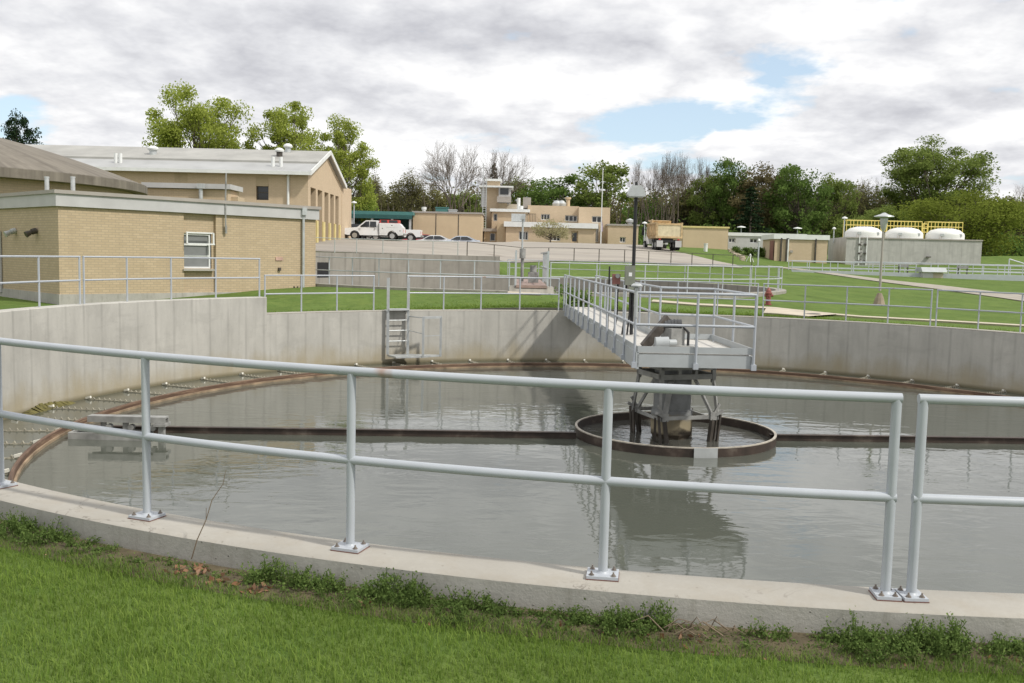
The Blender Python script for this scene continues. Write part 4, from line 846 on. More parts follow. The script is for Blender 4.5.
# concrete block with three white tanks
kb=empty('concrete_basin',(G(846,264,95).x,95,1.5),'big grey concrete block basin carrying three white tanks','concrete basin')
x0,x1=G(846,250,95).x,G(981.5,252,95).x; zt_=(G(846,236.8,95).z+G(981,240,95).z)/2; xl=G(828,250,103).x
g=MB(); v=[(x0,95,.8),(x1,95,.8),(x1,95,zt_),(x0,95,zt_),(xl,103,.8),(xl,103,zt_),(x1+1,103,.8),(x1+1,103,zt_)]
g.add(v,[(0,1,2,3),(4,0,3,5),(1,6,7,2),(6,4,5,7),(3,2,7,5)]); g.build('wall',M['blockwall'],kb)
g=MB(); g.bar((x0-.05,94.95,zt_-.06),(x1+.05,94.95,zt_-.06),.06,.12); g.build('top_edge',M['fasciatop'],kb)
for px in (859,866.5):
    p=G(px,250,94.9); g=MB(); g.box(p.x-.05,p.x+.05,94.85,94.95,1.6,zt_); g.build('ladder_rail',M['whitepaint'],kb)
g=MB(); 
for z in np.arange(1.9,zt_,.35): g.box(G(859,250,94.9).x,G(862,250,94.9).x,94.88,94.92,z,z+.05)
for z in (2.0,2.8,3.7): g.box(G(858.3,250,94.9).x,G(860.3,250,94.9).x,94.8,94.94,z,z+.18); g.box(G(864,250,94.9).x,G(866,250,94.9).x,94.8,94.94,z,z+.18)
g.build('ladder_rung',M['darksteel'],kb)
p=G(928,257,94.9); g=MB(); g.obox((p.x,94.8,p.z),(.4,.3,.1)); g.build('wall_lamp',M['darksteel'],kb)
TL=['left','middle','right']
for k,(px,pt,pb) in enumerate(((863.5,227.5,237.5),(903.8,228.5,239),(945,229.5,240.5))):
    D=97.; c=G(px,235,D); rr_=1.84; zt2=G(px,pt,D).z; z0=zt_
    tk=empty('white_tank',(c.x,D,z0),'round white domed tank, %s of the three on the concrete basin'%TL[k],'tank','white tanks on the basin')
    g=MB(); g.lathe([(rr_,z0),(rr_,z0+.45),(rr_*.97,z0+.62),(rr_*.75,z0+.95),(rr_*.42,z0+1.12),(rr_*.40,zt2-.05),(0,zt2)],(c.x,D),0,360,40); g.build('shell',M['whitetank'],tk,True)
    for sx in (-.55,.45): g=MB(); g.obox((c.x+sx*rr_,D-rr_*.86,z0+.42),(.28,.2,.25)); g.build('nozzle',M['galv'],tk)
    # yellow platform railing standing beside/behind the tank
    yr=empty('yellow_railing',(c.x,D+2.3,z0),'yellow safety railing round the %s white tank'%TL[k],'railing','yellow tank railings')
    xa=G(px-17.5,230,99).x; xb=G(px+(17.5 if k<2 else 17),230,99).x; zr=G(px,220.6+.9*k,99.5).z
    for z,nme in ((zr,'top_rail'),(zr-.5,'mid_rail')):
        g=MB(); g.tube([(xa,98.9,z),(xb,98.9,z)],.035,6); g.tube([(xa,99.8,z),(xb,99.8,z)],.035,6); g.tube([(xa,98.9,z),(xa,99.8,z)],.035,6); g.tube([(xb,98.9,z),(xb,99.8,z)],.035,6); g.build(nme,M['yellow'],yr)
    for xx in np.linspace(xa,xb,6):
        for yy in (98.9,99.8): g=MB(); g.tube([(xx,yy,z0),(xx,yy,zr)],.04,6); g.build('post',M['yellow'],yr)
for k,(pa,pb_) in enumerate(((881,886.5),(922.5,927.5))):
    gt=empty('yellow_gate',(G(pa,230,98).x,98,zt_),'short yellow railing between the %s white tanks'%('left and middle','middle and right')[k],'railing','yellow tank railings'); a=G(pa,230,98).x; b=G(pb_,230,98).x
    g=MB()
    for z in (.75,1.15,1.6): g.tube([(a,98,zt_+z),(b,98,zt_+z)],.05,6)
    g.build('rail',M['yellow'],gt)
    for xx in (a,b): g=MB(); g.tube([(xx,98,zt_),(xx,98,zt_+1.65)],.08,6); g.build('post',M['yellow'],gt)
# concrete block's small mast lamps
def small_lamp(px,pyb,pyt,D,label,head=.35,mat='farrail',r=.06,dome=True,zbase=None):
    p=G(px,pyb,D); zb_=zbase if zbase is not None else T(p.x,D); zt_=G(px,pyt,D).z
    o=empty('small_lamp',(p.x,D,zb_),label,'lamp','site lamp posts')
    MB().tube([(p.x,D,zb_-.05),(p.x,D,zt_)],r,8).build('pole',M[mat],o,True)
    g=MB(); g.lathe([(0,zt_-.05),(head,zt_),(head*.9,zt_+.1),(0,zt_+.22)],(p.x,D),0,360,12); g.build('lamp_head',M['whitepaint'],o,True)
small_lamp(843.5,240,218.5,99,'thin lamp at the left corner of the concrete block roof',.3,zbase=zt_)
small_lamp(833.5,240,229,100,'short antenna-like lamp left on the concrete block',.2,zbase=zt_-.5)
small_lamp(758,262,241,80,'white lamp post in the shrubs before the tan pump house',.12)
small_lamp(740.5,246,227.5,125,'distant lamp over the left half of the office trailer',.6)
small_lamp(797,240,228.7,125,'distant lamp behind the tan pump house roof',.6)
small_lamp(353.8,238,203,100,'white globe lamp post beside the garage corner',.3)
small_lamp(644,243,223.5,104,'small lamp post just left of the dump truck',.3)
# flag pole
p=G(600.7,242,108); fp=empty('flag_pole',(p.x,108,3.4),'tall thin white flag pole before the control building','flagpole')
zt3=G(600.7,169,108).z; MB().tube([(p.x,108,3.3),(p.x,108,zt3)],[.07,.04],8).build('pole',M['whitepaint'],fp,True); g=MB(); g.lathe([(0,zt3),(.1,zt3+.08),(0,zt3+.18)],(p.x,108),0,360,8); g.build('finial',M['chrome'],fp)
g=MB(); g.prism([(p.x+.05,6.1),(p.x+.16,5.7),(p.x+.18,4.9),(p.x+.06,4.8)],'y',107.95,108.0); g.build('flag',simple('limp_flag',(.45,.38,.50),.8,0,.4,3),fp)
# carport
cpo=empty('carport',(-18,108,2.8),'long dark teal roofed carport behind the white pickup','carport')
D=108.; a=G(350,211,D); b_=G(413,212,D)
g=MB(); g.box(a.x-4,b_.x,D,D+6,G(380,214.5,D).z,G(380,211.2,D).z); g.build('roof',M['teal'],cpo)
g=MB(); g.box(a.x-4,b_.x-.1,D+5.6,D+5.8,2,G(380,214.5,D).z); g.build('rear_panel',M['darkteal'],cpo)
g=MB(); g.box(a.x-4,b_.x-.1,D+.0,D+.12,G(380,218.5,D).z,G(380,214.5,D).z); g.build('fascia_panel',M['darkteal'],cpo)
for px in (352,372,392,410): p=G(px,230,D+.2); g=MB(); g.box(p.x-.12,p.x+.12,D+.15,D+.4,2,G(380,214.5,D).z); g.build('post',M['galv'],cpo)
# ================================================================ VEHICLES
def wheel(root,x,y,z,r,w,n=20):
    """axle along y"""
    g=MB(); 
    prof=[(r*.62,-w/2),(r*.9,-w/2),(r,-w*.35),(r,w*.35),(r*.9,w/2),(r*.62,w/2)]
    vs=[];fs=[];k=len(prof)
    for i in range(n):
        t=2*PI*i/n
        for rr_,o in prof: vs.append((x+rr_*math.cos(t),y+o,z+rr_*math.sin(t)))
    for i in range(n):
        j=(i+1)%n
        for a in range(k): b=(a+1)%k; fs.append((i*k+a,i*k+b,j*k+b,j*k+a))
    g.add(vs,fs); w_=g.build('wheel',M['rubber'],root,True)
    g=MB(); g.tube([(x,y-w*.42,z),(x,y+w*.42,z)],r*.63,n); g.tube([(x,y-w*.48,z),(x,y+w*.48,z)],r*.2,8); g.build('rim',M['chrome'],w_,True); return w_
def side_profile(outline,arches,n=8):
    """insert wheel-arch cut-outs in a lower edge running from +x to -x"""
    return outline
def body_prism(root,outline,y0,y1,mat,name='body',inset=None):
    """vehicle side outline (x,z) extruded in y with rounded shoulders: upper points pulled inwards"""
    g=MB(); n=len(outline); rows=[(y0,0),(y0+.06,.0),(y1-.06,.0),(y1,0)]
    zt=max(p[1] for p in outline)
    v=[]
    for k,(y,_) in enumerate(rows):
        for x,z in outline:
            yy=y
            if inset:
                f=max(0,(z-inset[0])/(inset[1]-inset[0]))*inset[2]
                yy=y+f if k<2 else y-f
            s_=.985 if k in (0,3) else 1.0
            v.append((x*1.0,yy,z if s_==1 else z*1.0-(0.015 if z>.5 else 0)))
    f=[tuple(range(n-1,-1,-1)),tuple(range(3*n,4*n))]
    for r_ in range(3):
        for i in range(n): j=(i+1)%n; f.append((r_*n+i,r_*n+j,(r_+1)*n+j,(r_+1)*n+i))
    g.add(v,f); return g.build(name,M[mat],root,True)
def arch(cx,r,z0,n=8,dr=1): # points over a wheel going +x -> -x
    a0_=math.acos(0); pts=[]
    for i in range(n+1):
        t=PI*i/n; pts.append((cx+r*math.cos(t),z0+r*math.sin(t)))
    return pts
def place(root,loc,rz): root.location=loc; root.rotation_euler=(0,0,rz)
def pickup(label,utility=True,name='pickup_truck'):
    r=empty(name,(0,0,0),label,'pickup truck')
    # front at -x, length 5.8
    ol=[(-2.88,.50),(-2.90,.80),(-2.82,1.06),(-1.55,1.18),(-.82,1.80),(-.70,1.86),(.42,1.86),(.50,1.80),(.52,1.15)]
    low=[(.52,.42)]+[(-1.28,.42)]+arch(-1.78,.47,.42)[1:]+[(-2.45,.42)]
    body_prism(r,ol+low,-.95,.95,'whitecar','cab',(1.15,1.86,.18))
    bed=[(.56,.45),(.56,1.62 if utility else 1.22),(2.55,1.62 if utility else 1.22),(2.9,1.22),(2.9,.5)]+[(2.45,.45)]+arch(1.85,.48,.45)[1:]
    body_prism(r,bed,-.98,.98,'whitecar','utility_body' if utility else 'bed')
    if utility:
        g=MB(); g.box(.6,2.45,-.70,.70,1.62,1.95); g.build('tool_rack',M['redtint'],r)
        for a,b in ((.72,1.35),(1.5,2.35)): g=MB(); g.prism([(a,1.66),(b,1.66),(b-.05,1.92),(a+.02,1.92)],'y',-.705,-.70); g.build('rack_window',M['glass'],r)
        for k,(a,b,c,d) in enumerate(((.62,1.2,.62,1.55),(1.25,2.4,1.22,1.55),(2.42,2.8,.6,1.15))): g=MB(); g.box(a,b,-.992,-.982,c,d); dd=g.build('locker_door',M['whitecar'],r); g=MB(); g.box((a+b)/2-.06,(a+b)/2+.06,-1.0,-.992,(c+d)/2,(c+d)/2+.06); g.build('handle',M['darksteel'],dd)
        g=MB(); g.box(.55,.58,-1.0,-.9,.45,1.6); g.build('body_gap',M['black'],r)
    for s_ in (-1,1):
        y=.965*s_-.0; g=MB(); yl=(.80 if s_>0 else -.80)
        v=[(-1.28,s_*.955,1.22),(-.72,s_*.93,1.74),(-.38,s_*.93,1.76),(-.38,s_*.955,1.22)]; v2=[(-.32,s_*.955,1.22),(-.32,s_*.93,1.76),(.28,s_*.93,1.76),(.30,s_*.955,1.22)]
        def off(q,k=.0): return [(a,s_*(.95-(c-1.15)/.71*.18+.006),c) for a,_,c in q]
        g.add(off(v)+off(v2),[(0,1,2,3),(4,5,6,7)]); g.build('side_window',M['glass'],r)
        g=MB(); g.box(-1.16,-1.0,s_*1.0-.06*(s_<0)-.0,s_*1.0+.14*(1 if s_>0 else -.6),1.18,1.38); g.build('mirror',M['black'],r)
        g=MB(); g.box(-2.89,-2.78,s_*.72-.17,s_*.72+.17,.82,1.02); g.build('headlight',M['chrome'],r)
        g=MB(); g.box(2.87,2.93,s_*.88-.07,s_*.88+.07,.75,1.05); g.build('tail_light',M['redtint'],r)
        g=MB(); g.box(.1,.25,s_*.95-.02,s_*.95+.02,1.02,1.07); g.build('door_handle',M['black'],r)
    g=MB(); g.add([(-1.50,-.78,1.215),(-1.50,.78,1.215),(-.84,.74,1.795),(-.84,-.74,1.795)],[(0,1,2,3)]); g.build('windscreen',M['glass'],r)
    g=MB(); g.box(-3.0,-2.86,-.92,.92,.45,.68); g.build('front_bumper',M['black'],r); g=MB(); g.box(2.9,3.05,-.92,.92,.5,.66); g.build('rear_bumper',M['drysteel'],r)
    g=MB(); g.box(-2.92,-2.88,-.5,.5,.74,1.0); g.build('grille',M['black'],r)
    g=MB(); g.box(-2.6,2.8,-.7,.7,.35,.5); g.build('chassis',M['black'],r)
    for x in (-1.78,1.85):
        for y in (-.84,.84): wheel(r,x,y,.40,.40,.26)
    return r
pk1=pickup('white utility pickup with red tool rack parked broadside on the lot',name='utility_pickup'); x=G(374.5,230,92).x; place(pk1,(x,92,T(x,92)+.05),0)
pk2=pickup('plain white pickup parked behind the utility pickup, only its bed showing',False); x=G(394,230,99).x; place(pk2,(x,99,T(x,99)+.1),0)
def sedan(label,paint,name='parked_car',suv=0):
    r=empty(name,(0,0,0),label,'car','parked cars')
    h=1.42+suv*.3
    ol=[(-2.25,.35),(-2.30,.62),(-2.15,.80),(-1.15,.95),(-.45,h-.05),(-.2,h),(.75,h),(1.0,h-.06),(1.75,1.02),(2.2,.98),(2.3,.75),(2.28,.35)]
    low=[(1.85,.30)]+arch(1.38,.38,.30)[1:]+[(-.95,.30)]+arch(-1.42,.38,.30)[1:]
    body_prism(r,ol+low,-.88,.88,paint,'body',(.95,h,.22))
    for s_ in (-1,1):
        g=MB(); q=[(-.98,.98),(-.42,h-.12),(.05,h-.08),(.05,.98)]; q2=[(.12,.98),(.12,h-.08),(.78,h-.08),(1.45,1.0)]
        f_=lambda p:(p[0],s_*(.88-max(0,(p[1]-.95)/(h-.95))*.22+.008),p[1]); g.add([f_(p) for p in q+q2],[(0,1,2,3),(4,5,6,7)]); g.build('side_window',M['glass'],r)
        g=MB(); g.box(-2.3,-2.2,s_*.65-.16,s_*.65+.16,.62,.76); g.build('headlight',M['chrome'],r)
        g=MB(); g.box(2.24,2.31,s_*.68-.14,s_*.68+.14,.7,.88); g.build('tail_light',M['redtint'],r)
    g=MB(); g.add([(-1.10,-.76,.965),(-1.10,.76,.965),(-.47,.66,h-.06),(-.47,-.66,h-.06)],[(0,1,2,3)]); g.add([(1.72,-.76,1.045),(1.72,.76,1.045),(1.03,.66,h-.06),(1.03,-.66,h-.06)],[(1,0,3,2)]); g.build('windscreen',M['glass'],r)
    for x in (-1.42,1.38):
        for y in (-.78,.78): wheel(r,x,y,.33,.33,.2,16)
    return r
for px,D,dz,pt_,lab,su,rz_ in ((421,106,0,'redcar','dark red car half hidden beyond the lot crest',0,.15),(433.5,103.6,0,'whitecar','white sedan beside the dark red car at the lot crest',0,0),(460,103.6,0,'silvercar','pale blue silver sedan standing alone at the lot crest',0,.05),(354,99,0,'darkcar','dark car behind the nose of the white utility pickup',1,.3)):
    x=G(px,236,D).x; zr=G(px,{421:234.4,433.5:235.3,460:236.0,354:224}[px],D).z-(1.42+.3*su); s=sedan(lab,pt_,suv=su); place(s,(x,D,min(zr,T(x,D)+.4)+.0),rz_)
# dump truck, seen from behind; heading +y
dt=empty('dump_truck',(0,0,0),'dusty tan dump truck with cream tailgate seen from behind','truck')
def ytrap(g,o,y0,y1): g.prism(o,'y',y0,y1)
g=MB(); g.prism([(-1.12,1.15),(1.12,1.15),(1.25,1.5),(1.25,2.55),(-1.25,2.55),(-1.25,1.5)],'y',.12,4.6); bed=g.build('dump_bed',M['truckbed'],dt)
g=MB()
for y in np.linspace(.3,4.4,7):
    for s_ in (-1,1): g.box(s_*1.25-.05,s_*1.25+.05,y,y+.12,1.35,2.55)
g.box(-1.33,-1.2,.1,4.6,2.5,2.64); g.box(1.2,1.33,.1,4.6,2.5,2.64); g.build('side_rib',M['truckbed'],dt)
g=MB(); g.box(-1.2,1.2,.0,.12,1.22,2.5); tg=g.build('tailgate',M['tailgate'],dt)
g=MB(); g.box(-1.28,-1.12,-.06,.14,1.12,2.6); g.box(1.12,1.28,-.06,.14,1.12,2.6); g.box(-1.12,1.12,-.05,.0,1.14,1.3); g.box(-1.12,1.12,-.05,.0,2.38,2.5); g.build('tailgate_frame',M['truckbed'],tg)
g=MB(); g.prism([(4.0,2.64),(5.6,2.95),(5.6,3.05),(3.9,2.95)],'x',-1.0,1.0); g.box(-1.0,-.9,3.4,4.2,2.6,3.0); g.build('cab_shield',M['truckbed'],dt)
g=MB(); g.prism([(-.95,.62),(.95,.62),(1.05,1.3),(1.0,2.3),(.85,2.62),(-.85,2.62),(-1.0,2.3),(-1.05,1.3)],'y',4.9,6.3); cab=g.build('cab',M['whitecar'],dt)
g=MB(); g.box(-1.058,-1.03,5.2,6.0,1.55,2.25); g.box(-.6,.6,4.88,4.9,1.7,2.3); g.build('cab_window',M['glass'],dt)
g=MB(); g.prism([(-.8,.65),(.8,.65),(.75,1.45),(-.75,1.45)],'y',6.3,8.0); g.build('hood',M['whitecar'],dt)
for s_ in (-1,1): g=MB(); g.box(s_*1.38-.12,s_*1.38+.12,6.1,6.15,1.5,2.3); g.bar((s_*1.0,6.12,2.1),(s_*1.4,6.12,2.1),.04,.04); g.build('mirror',M['black'],dt)
g=MB(); g.box(-.45,.45,.2,8,.75,1.1); g.box(-.9,.9,-.02,.1,.75,.95); g.build('chassis',M['black'],dt)
g=MB(); g.cyl((-.75,4.75),.08,1.0,3.1,10); g.build('exhaust_stack',M['chrome'],dt,True)
for s_ in (-1,1): g=MB(); g.box(s_*.9-.3,s_*.9+.3,-.1,-.07,.3,.9); g.build('mudflap',M['fascia'],dt)
for s_ in (-1,1): g=MB(); g.box(s_*.9-.1,s_*.9+.1,-.08,-.02,.96,1.08); g.build('tail_light',M['redtint'],dt)
def wheelx(root,x,y,z,r,w,n=18):
    g=MB(); g.tube([(x-w/2,y,z),(x-w*.4,y,z),(x+w*.4,y,z),(x+w/2,y,z)],[r*.9,r,r,r*.9],n); w_=g.build('wheel',M['rubber'],root,True); g=MB(); g.tube([(x-w*.53,y,z),(x+w*.53,y,z)],r*.5,n); g.build('rim',M['galv'],w_,True)
for s_ in (-1,1):
    for y in (.75,2.0): wheelx(dt,s_*.72,y,.5,.5,.26); wheelx(dt,s_*1.04,y,.5,.5,.26)
    wheelx(dt,s_*.98,6.7,.5,.5,.3)
x=G(669,240,90).x; place(dt,(x,90,T(x,91.5)+.06),.05)
# ================================================================ SITE DETAILS
# lamp post on right lawn
p=hit(879,304.5); lp2=empty('lawn_lamp',tuple(p),'tall lamp post with mushroom cap and concrete foot on the right lawn','street lamp')
hz=90/936*p.y
g=MB(); g.cyl((p.x,p.y),.26,p.z-.05,p.z+.28,10,.18); g.cyl((p.x,p.y),.18,p.z+.28,p.z+.5,10,.09); g.build('footing',simple('brown_footing',(.30,.24,.18),.9,0,.2,3),lp2)
MB().tube([(p.x,p.y,p.z+.6),(p.x,p.y,p.z+hz-.65)],[.055,.045],10).build('pole',M['fasciatop'],lp2,True)
g=MB(); z=p.z+hz; g.lathe([(.06,z-.75),(.12,z-.6),(.17,z-.25),(.16,z-.18)],(p.x,p.y),0,360,16); g.build('globe',M['galv'],lp2,True)
g=MB(); g.lathe([(.12,z-.2),(.42,z-.14),(.40,z-.10),(.15,z-.02),(.06,z+.04),(0,z+.05)],(p.x,p.y),0,360,20); g.build('cap',M['galv'],lp2,True)
# hydrant
p=hit(768,305); hy=empty('fire_hydrant',tuple(p),'dull red fire hydrant on the grass behind the tank railing','fire hydrant')
g=MB(); g.lathe([(.0,0),(.17,0),(.17,.05),(.12,.06),(.12,.52),(.17,.54),(.17,.60),(.13,.62),(.12,.72),(.06,.78),(.03,.84),(0,.85)],(p.x,p.y),0,360,16); g.xform(Matrix.Translation((p.x,p.y,p.z))@Matrix.Diagonal((.78,.78,.78,1))@Matrix.Translation((-p.x,-p.y,0))); g.build('barrel',M['hydrant'],hy,True)
for dx,dy in ((-1,0),(1,0),(0,-1)): g=MB(); g.tube([(p.x+dx*.06,p.y+dy*.06,p.z+.36),(p.x+dx*.17,p.y+dy*.17,p.z+.36)],.05,10); g.build('outlet',M['hydrant'],hy,True)
g=MB(); g.cyl((10.0,31.45),.33,T(10,31.4)+.05,T(10,31.4)+.075,20); tag(g.build('manhole_cover',M['darksteel']),'dark round manhole cover on the concrete apron beside the tank','manhole cover')
# parking fence
def fence(label,pts,h,mat,rr_=.035,rail=True,name='chain_link_fence',mesh=False):
    p0=pts[0]; root=empty(name,(p0[0],p0[1],T(*p0)),label,'fence')
    tops=[Vector((a,b,T(a,b)+h)) for a,b in pts]
    for a,b in pts: z=T(a,b); MB().tube([(a,b,z-.1),(a,b,z+h)],rr_,6).build('post',M[mat],root,True)
    g=MB(); g.tube(tops,rr_*.75,6); g.build('top_rail',M[mat],root,True)
    if mesh:
        g=MB()
        for a,b in zip(tops[:-1],tops[1:]):
            n=int((b-a).length/.16)
            for k in range(n): q=a.lerp(b,k/n); q2=a.lerp(b,min(1,(k+1.0)/n)); g.tube([q,q2+Vector((0,0,-h+.05))],.0035,3,False); g.tube([q2,q+Vector((0,0,-h+.05))],.0035,3,False)
        g.build('wire_mesh',M[mat],root)
fpx=[(G(px,250,75).x,68.9+(px-320)*.004) for px in (328,349,369,393,416,439,462)]
fence('light galvanised fence on the lot edge above the rear tank wall',fpx,1.05,'galv')
fpx=[(G(px,258,D).x,D) for px,D in ((467,69.3),(494,71.5),(523,74),(548.6,75.3),(574,76),(599,76.2),(624.5,76.4),(648.7,76.6),(671,76.8),(692,77),(713,77),(733,77),(752,77))]
fence('dark chain-link fence along the lower edge of the parking lot',fpx,1.1,'darksteel')
# long channel tank with railings on the right
lc=empty('channel_tank',(24,74,.8),'long low concrete channel tank with grey walls across the right lawn','tank')
c1=Vector((22.5,76,0)); c2=Vector((62,68.0,0)); d=(c2-c1).normalized(); nn=Vector((-d.y,d.x,0))
g=MB()
for o in (0,3.2): g.bar(c1+nn*o+Vector((0,0,.75)),c2+nn*o+Vector((0,0,.75)),.3,.9)
g.build('wall',M['farrail'],lc); g=MB(); g.bar(c1+nn*1.6+Vector((0,0,.8)),c2+nn*1.6+Vector((0,0,.8)),3.0,.3); g.build('channel_bed',M['fascia'],lc)
def line_rail(label,a,b,z0,n,h=1.07,mat='farrail',grp='channel tank railings'):
    root=empty('channel_railing',(a.x,a.y,z0),label,'railing',grp)
    for nme,z in (('top_rail',h),('mid_rail',.55)): MB().tube([a+Vector((0,0,z0+z)),b+Vector((0,0,z0+z))],.035,6).build(nme,M[mat],root,True)
    for k in range(n+1): q=a.lerp(b,k/n); MB().tube([q+Vector((0,0,z0)),q+Vector((0,0,z0+h))],.032,6).build('post',M[mat],root,True)
L_=(c2-c1).length
line_rail('front railing of the channel tank, left of the instrument hood',c1,c1+d*9.4,1.2-.35,8); line_rail('front railing of the channel tank, right of the instrument hood',c1+d*11.8,c2,1.2-.35,16)
line_rail('rear railing along the back wall of the channel tank',c1+nn*3.2,c2+nn*3.2,1.2-.3,24); line_rail('raised inner railing in the middle of the channel tank',c1+nn*1.7+d*5,c2+nn*1.7,1.1,18,.9)
p=c1+d*10.6; ih=empty('instrument_hood',(p.x,p.y,.7),'grey sloped instrument hood on the channel tank front','equipment housing')
g=MB(); g.box(p.x-.9,p.x-.1,p.y-.5,p.y+.3,.5,1.3); g.build('cabinet',M['fascia'],ih); g=MB(); g.box(p.x-.1,p.x+.7,p.y-.4,p.y+.3,.5,1.3); g.build('side_panel',M['path'],ih)
g=MB(); g.prism([(p.y-.7,1.32),(p.y-.4,1.68),(p.y+.5,1.68),(p.y+.5,1.32)],'x',p.x-1.05,p.x+.9); g.build('hood',M['beam'],ih)
for k,t in enumerate((8.7,13.1)):
    p=c1+d*t; gs=empty('gate_actuator',(p.x,p.y,1.2),('dark gate actuator on the channel tank left of the instrument hood','dark gate actuator on the channel tank right of the instrument hood')[k],'valve','gate actuators')
    g=MB(); g.obox((p.x,p.y+.6,1.75),(.7,.4,.22)); g.build('gearbox',M['drysteel'],gs); g=MB()
    for dx in (-.35,.35): g.bar((p.x+dx,p.y+.6,1.0),(p.x+dx,p.y+.6,1.7),.07,.07)
    g.build('stand',M['darksteel'],gs)
for k,(px,D) in enumerate(((1010,76),)):
    p=G(px,250,D); sr_=empty('stair_rail',(p.x,D,1.5),'short sloping stair railing at the right edge before the grass bank','railing'); g=MB(); g.tube([(p.x,D,G(px-2,259,D).z),(p.x+3,D,G(px+20,270,D).z)],.05,6); g.tube([(p.x,D,T(p.x,D)),(p.x,D,G(px-2,259,D).z)],.05,6); g.build('rail',M['farrail'],sr_)
# marker post & tripod & rubble on the bank
p=hit(705.5,251.5,70); wp=empty('marker_post',tuple(p),'short fat white post on the grass bank left of the trailer','post'); g=MB(); g.cyl((p.x,p.y),.20,p.z-.1,p.z+.75,12); g.cyl((p.x,p.y),.23,p.z+.75,p.z+.83,12); g.build('post_body',M['whitepaint'],wp,True)
p=hit(750,262,70); tr=empty('white_tripod',tuple(p),'small white tripod stand on the lawn before the shrubs','stand'); 
for k in range(3): a=2*PI*k/3+.4; g=MB(); g.bar((p.x+.4*math.cos(a),p.y+.4*math.sin(a),p.z),(p.x,p.y,p.z+.75),.06,.06); g.build('leg',M['whitepaint'],tr)
rb_=[]
g=MB(); base=[G(px,250,90) for px in (728,733,738,743)]
for k in range(60):
    px=728+random.random()*16; py=246+ (px-728)*.7+random.random()*5; p=hit(px,py,72); s_=random.uniform(.12,.4); g.obox((p.x,p.y,p.z+s_*.2),(s_,s_*.8,s_*.6),(random.random(),random.random()+.1),random.uniform(-.4,.4))
tag(g.build('rubble',M['rubble']),'pale heap of broken stone sliding down the bank by the trailer','rubble',None,'stuff')
# ================================================================ VEGETATION
def quads(c,s,rng_,flat=0.0):
    """leaf cards: centres c (n,3), size s (n,)"""
    n=len(c); a=rng_.normal(size=(n,3)); a/=np.linalg.norm(a,axis=1,keepdims=True); b=rng_.normal(size=(n,3)); b-=a*(a*b).sum(1,keepdims=True); b/=np.linalg.norm(b,axis=1,keepdims=True)
    a*=s[:,None]*.5; b*=s[:,None]*.36
    v=np.stack([c-a,c+b*.9-a*.1,c+a,c-b*.9+a*.15],1).reshape(-1,3); f=np.arange(4*n).reshape(-1,4); return v,f
def crown_clumps(rg,n,H,Wd,base,shape='round'):
    out=[]
    while len(out)<n:
        p=rg.uniform(-1,1,3); d=np.linalg.norm(p)
        if d>1 or d<.35: continue
        z=p[2]; w=1.0
        if shape=='cone': w=(1-(z+1)/2)*.9+.12
        if shape=='vase': w=.55+.45*(z+1)/2
        if shape=='tall': w=.75+.25*math.cos(z*1.2)
        out.append((p[0]*Wd/2*w,p[1]*Wd/2*w,base+(H-base)*(z+1)/2))
    return np.array(out)
def make_tree(name,seed,H,Wd,base,ncl,nleaf,ls,mat,bark='bark',shape='round',crad=.13,tr=.25,droop=0,squash=.75,limb=True,lump=0):
    rg=np.random.default_rng(seed); root=empty(name,(0,0,0)); cl=crown_clumps(rg,ncl,H*.94,Wd*.86,base,shape)
    g=MB(); lean=rg.normal(size=2)*.03*H; top=Vector((lean[0],lean[1],H*.8))
    tpts=[Vector((lean[0]*t*t+.02*H*math.sin(3*t+seed)*(t>0),lean[1]*t*t,H*.8*t)) for t in (0,.2,.4,.6,.8,1)]
    g.tube(tpts,[tr,tr*.8,tr*.62,tr*.42,tr*.24,tr*.08],8)
    if limb:
        for c in cl:
            zc=c[2]; t=max(.12,min(.9,(zc/(H*.8))*rg.uniform(.35,.7))); i=t*5; k=int(i); p0=tpts[k].lerp(tpts[min(k+1,5)],i-k); c=Vector(c)
            m_=p0.lerp(c,.5)+Vector((rg.normal()*.03*H,rg.normal()*.03*H,-.04*H)); r0=tr*.30*(1-t)+.03
            g.tube([p0,m_,c],[r0,r0*.6,r0*.2],5,False)
            for _ in range(2):
                e=c+Vector(rg.normal(size=3)*crad*Wd*.45); g.tube([m_.lerp(c,.6),e],[r0*.35,r0*.12],4,False)
    g.build('trunk',M[bark],root,True)
    k=rg.integers(0,len(cl),nleaf); rad=crad*Wd*rg.uniform(.55,1.35,len(cl)); u=rg.normal(size=(nleaf,3))*.56; un=np.linalg.norm(u,axis=1,keepdims=True); u*=np.minimum(1,1.15/un)
    off=u*rad[k][:,None]; off[:,2]*=squash; off[:,2]-=droop*np.abs(u[:,0])*rad[k]
    c=cl[k]+off+rg.normal(size=(nleaf,3))*.06*rad[k][:,None]
    v,f=quads(c,ls*rg.uniform(.6,1.4,nleaf),rg); raw('crown',v,f,mat,root); return root
